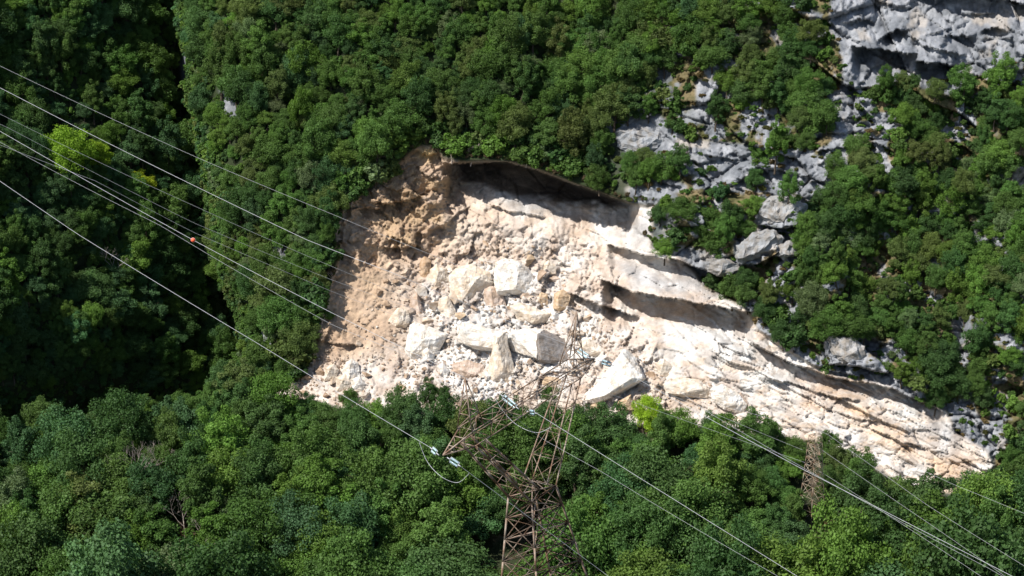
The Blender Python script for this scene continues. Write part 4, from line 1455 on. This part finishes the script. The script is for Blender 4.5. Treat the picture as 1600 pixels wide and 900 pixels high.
for nm, pk, pts, lab in (('left', 1, [(-400, -95), (0, 103), (310, 247), (520, 335)], 'thin earth wire above the conductors, reaching the far peak'),
                         ('left', -1, [(-400, -40), (0, 222), (250, 352), (520, 508)], 'thin earth wire reaching the near left peak'),
                         ('right', -1, [(846, 685), (940, 737), (1215, 900), (1500, 1070)], 'thin earth wire falling right from the near left peak'),
                         ('right', 1, [(1100, 640), (1380, 800), (1545, 888), (1900, 1080)], 'thin earth wire falling right from the far peak')):
    q = project(PK[pk])
    wire('earth_wire', line_pts([(x, y, DW(x)) for x, y in pts] + [(q[0], q[1], q[2])]), .010, M_WIRE_DULL, lab, 'earth wire', 'earth wires of the near line')
# jumper loops under the arms
for s, a0, low_, a1 in ((-1, (655, 690), (690, 745), (722, 753)), (0, (770, 618), (800, 655), (850, 672)), (1, (885, 540), (915, 590), (965, 575))):
    e0, e1 = INS[(s, 'up')], INS[(s, 'down')]
    if s == -1: ctl = [(655, 691, e0[2]), (668, 722, e0[2]), (690, 745, ATT_D := project(ATT[-1])[2]), (715, 754, ATT_D), (733, 740, e1[2])]
    elif s == 0: ctl = [(771, 616, e0[2]), (785, 641, e0[2]), (808, 664, e0[2] - .5), (838, 676, e1[2]), (860, 668, e1[2])]
    else: ctl = [(890, 538, e0[2]), (900, 566, e0[2]), (920, 588, e1[2]), (945, 590, e1[2]), (972, 577, e1[2])]
    pts = [P(*c) for c in ctl]
    sm = []
    for i in range(len(pts) - 1):
        p0, p1, p2, p3 = pts[max(i - 1, 0)], pts[i], pts[i + 1], pts[min(i + 2, len(pts) - 1)]
        for t in np.linspace(0, 1, 8, endpoint=False):
            sm.append(.5 * ((2 * p1) + (p2 - p0) * t + (2 * p0 - 5 * p1 + 4 * p2 - p3) * t * t + (3 * p1 - p0 - 3 * p2 + p3) * t ** 3))
    sm.append(pts[-1])
    wire('jumper_cable', sm, .018, M_WIRE, {-1: 'jumper loop hanging under the near left arm tip', 0: 'jumper loop hanging under the middle of the bridge', 1: 'jumper loop hanging under the far right arm tip'}[s], 'jumper cable', 'jumper loops of the tall pylon')

# ------------------------------------------------------------------ small pylon
sb_ = P(1267, 812, Dat(1267, 812))
sp = empty('small_pylon', sb_)
tag(sp, 'small slender lattice pylon standing in the wood under the slab', 'pylon')
Hs = 20.6
rot = R(38)
sA = Vector((math.cos(rot), math.sin(rot), 0)); sB = Vector((-math.sin(rot), math.cos(rot), 0))


def sh(z):
    t = z / Hs
    return 2.15 * (1 - t) + .95 * t if t < .78 else 1.28 - (t - .78) * 1.2


def S3(a, b, z): return sA * a + sB * b + Vector((0, 0, z))


lv = [-1.5, 3.0, 6.2, 9.0, 11.5, 13.7, 15.6, 17.2, 18.9, Hs]
for sa, sb in corners:
    b = Bars()
    for z0, z1 in zip(lv[:-1], lv[1:]): b.bar(S3(sa * sh(z0), sb * sh(z0), z0), S3(sa * sh(z1), sb * sh(z1), z1), .12)
    b.build('leg', M_STEEL_FAR, sp)
for i in range(4):
    (a0, b0), (a1, b1) = corners[i], corners[(i + 1) % 4]
    b = Bars()
    for z0, z1 in zip(lv[:-1], lv[1:]):
        p00, p01 = S3(a0 * sh(z0), b0 * sh(z0), z0), S3(a1 * sh(z0), b1 * sh(z0), z0)
        p10, p11 = S3(a0 * sh(z1), b0 * sh(z1), z1), S3(a1 * sh(z1), b1 * sh(z1), z1)
        b.bar(p00, p11, .07); b.bar(p01, p10, .07); b.bar(p10, p11, .08)
    b.build('bracing', M_STEEL_FAR, sp)
aw = Vector((.30, -.95, 0)).normalized()
for z, l, s in ((14.3, 3.4, 1), (14.3, 3.4, -1), (17.2, 3.0, 1), (17.2, 3.0, -1)):
    b = Bars()
    tip = aw * s * l + Vector((0, 0, z))
    for k in (-1, 1):
        b.bar(aw.cross(Vector((0, 0, 1))) * k * .7 + Vector((0, 0, z)), tip, .10)
        b.bar(aw.cross(Vector((0, 0, 1))) * k * .7 + Vector((0, 0, z + 1.2)), tip, .08)
    b.build('cross_arm', M_STEEL_FAR, sp)
sD = project(sb_)[2]
far_lines = [
    ([(-300, 70, 440), (0, 193, 447), (300, 347, 458), (520, 438, 466), (1020, 605, 480), (1254, 703, sD - 3)], 'far thin wire reaching the small pylon upper left arm'),
    ([(-300, 110, 440), (150, 283, 450), (300, 362, 458), (520, 456, 466), (1000, 632, 480), (1256, 722, sD - 3)], 'far thin wire reaching the small pylon lower left arm'),
    ([(-300, 20, 445), (300, 320, 460), (600, 450, 468), (1060, 612, 480), (1268, 672, sD)], 'far thin wire reaching the small pylon top'),
    ([(1256, 722, sD - 3), (1290, 742, sD - 6), (1380, 800, 452), (1535, 902, 430), (1800, 1090, 400)], 'far wire falling right from the small pylon lower arm'),
    ([(1280, 700, sD - 2), (1297, 712, sD - 6), (1400, 783, 452), (1560, 893, 428), (1800, 1070, 400)], 'far wire falling right from the small pylon upper arm'),
    ([(1268, 672, sD), (1290, 676, sD - 6), (1450, 790, 448), (1600, 884, 425), (1800, 1010, 400)], 'far wire falling right from the small pylon top'),
    ([(1240, 650, sD), (1330, 684, sD - 6), (1490, 757, 455), (1600, 802, 445), (1800, 890, 425)], 'faint wire passing right above the pale slab tip'),
]
for pts, lab in far_lines:
    wire('thin_wire', line_pts(pts), .026, M_WIRE_DULL, lab, 'power line', 'wires of the far line')
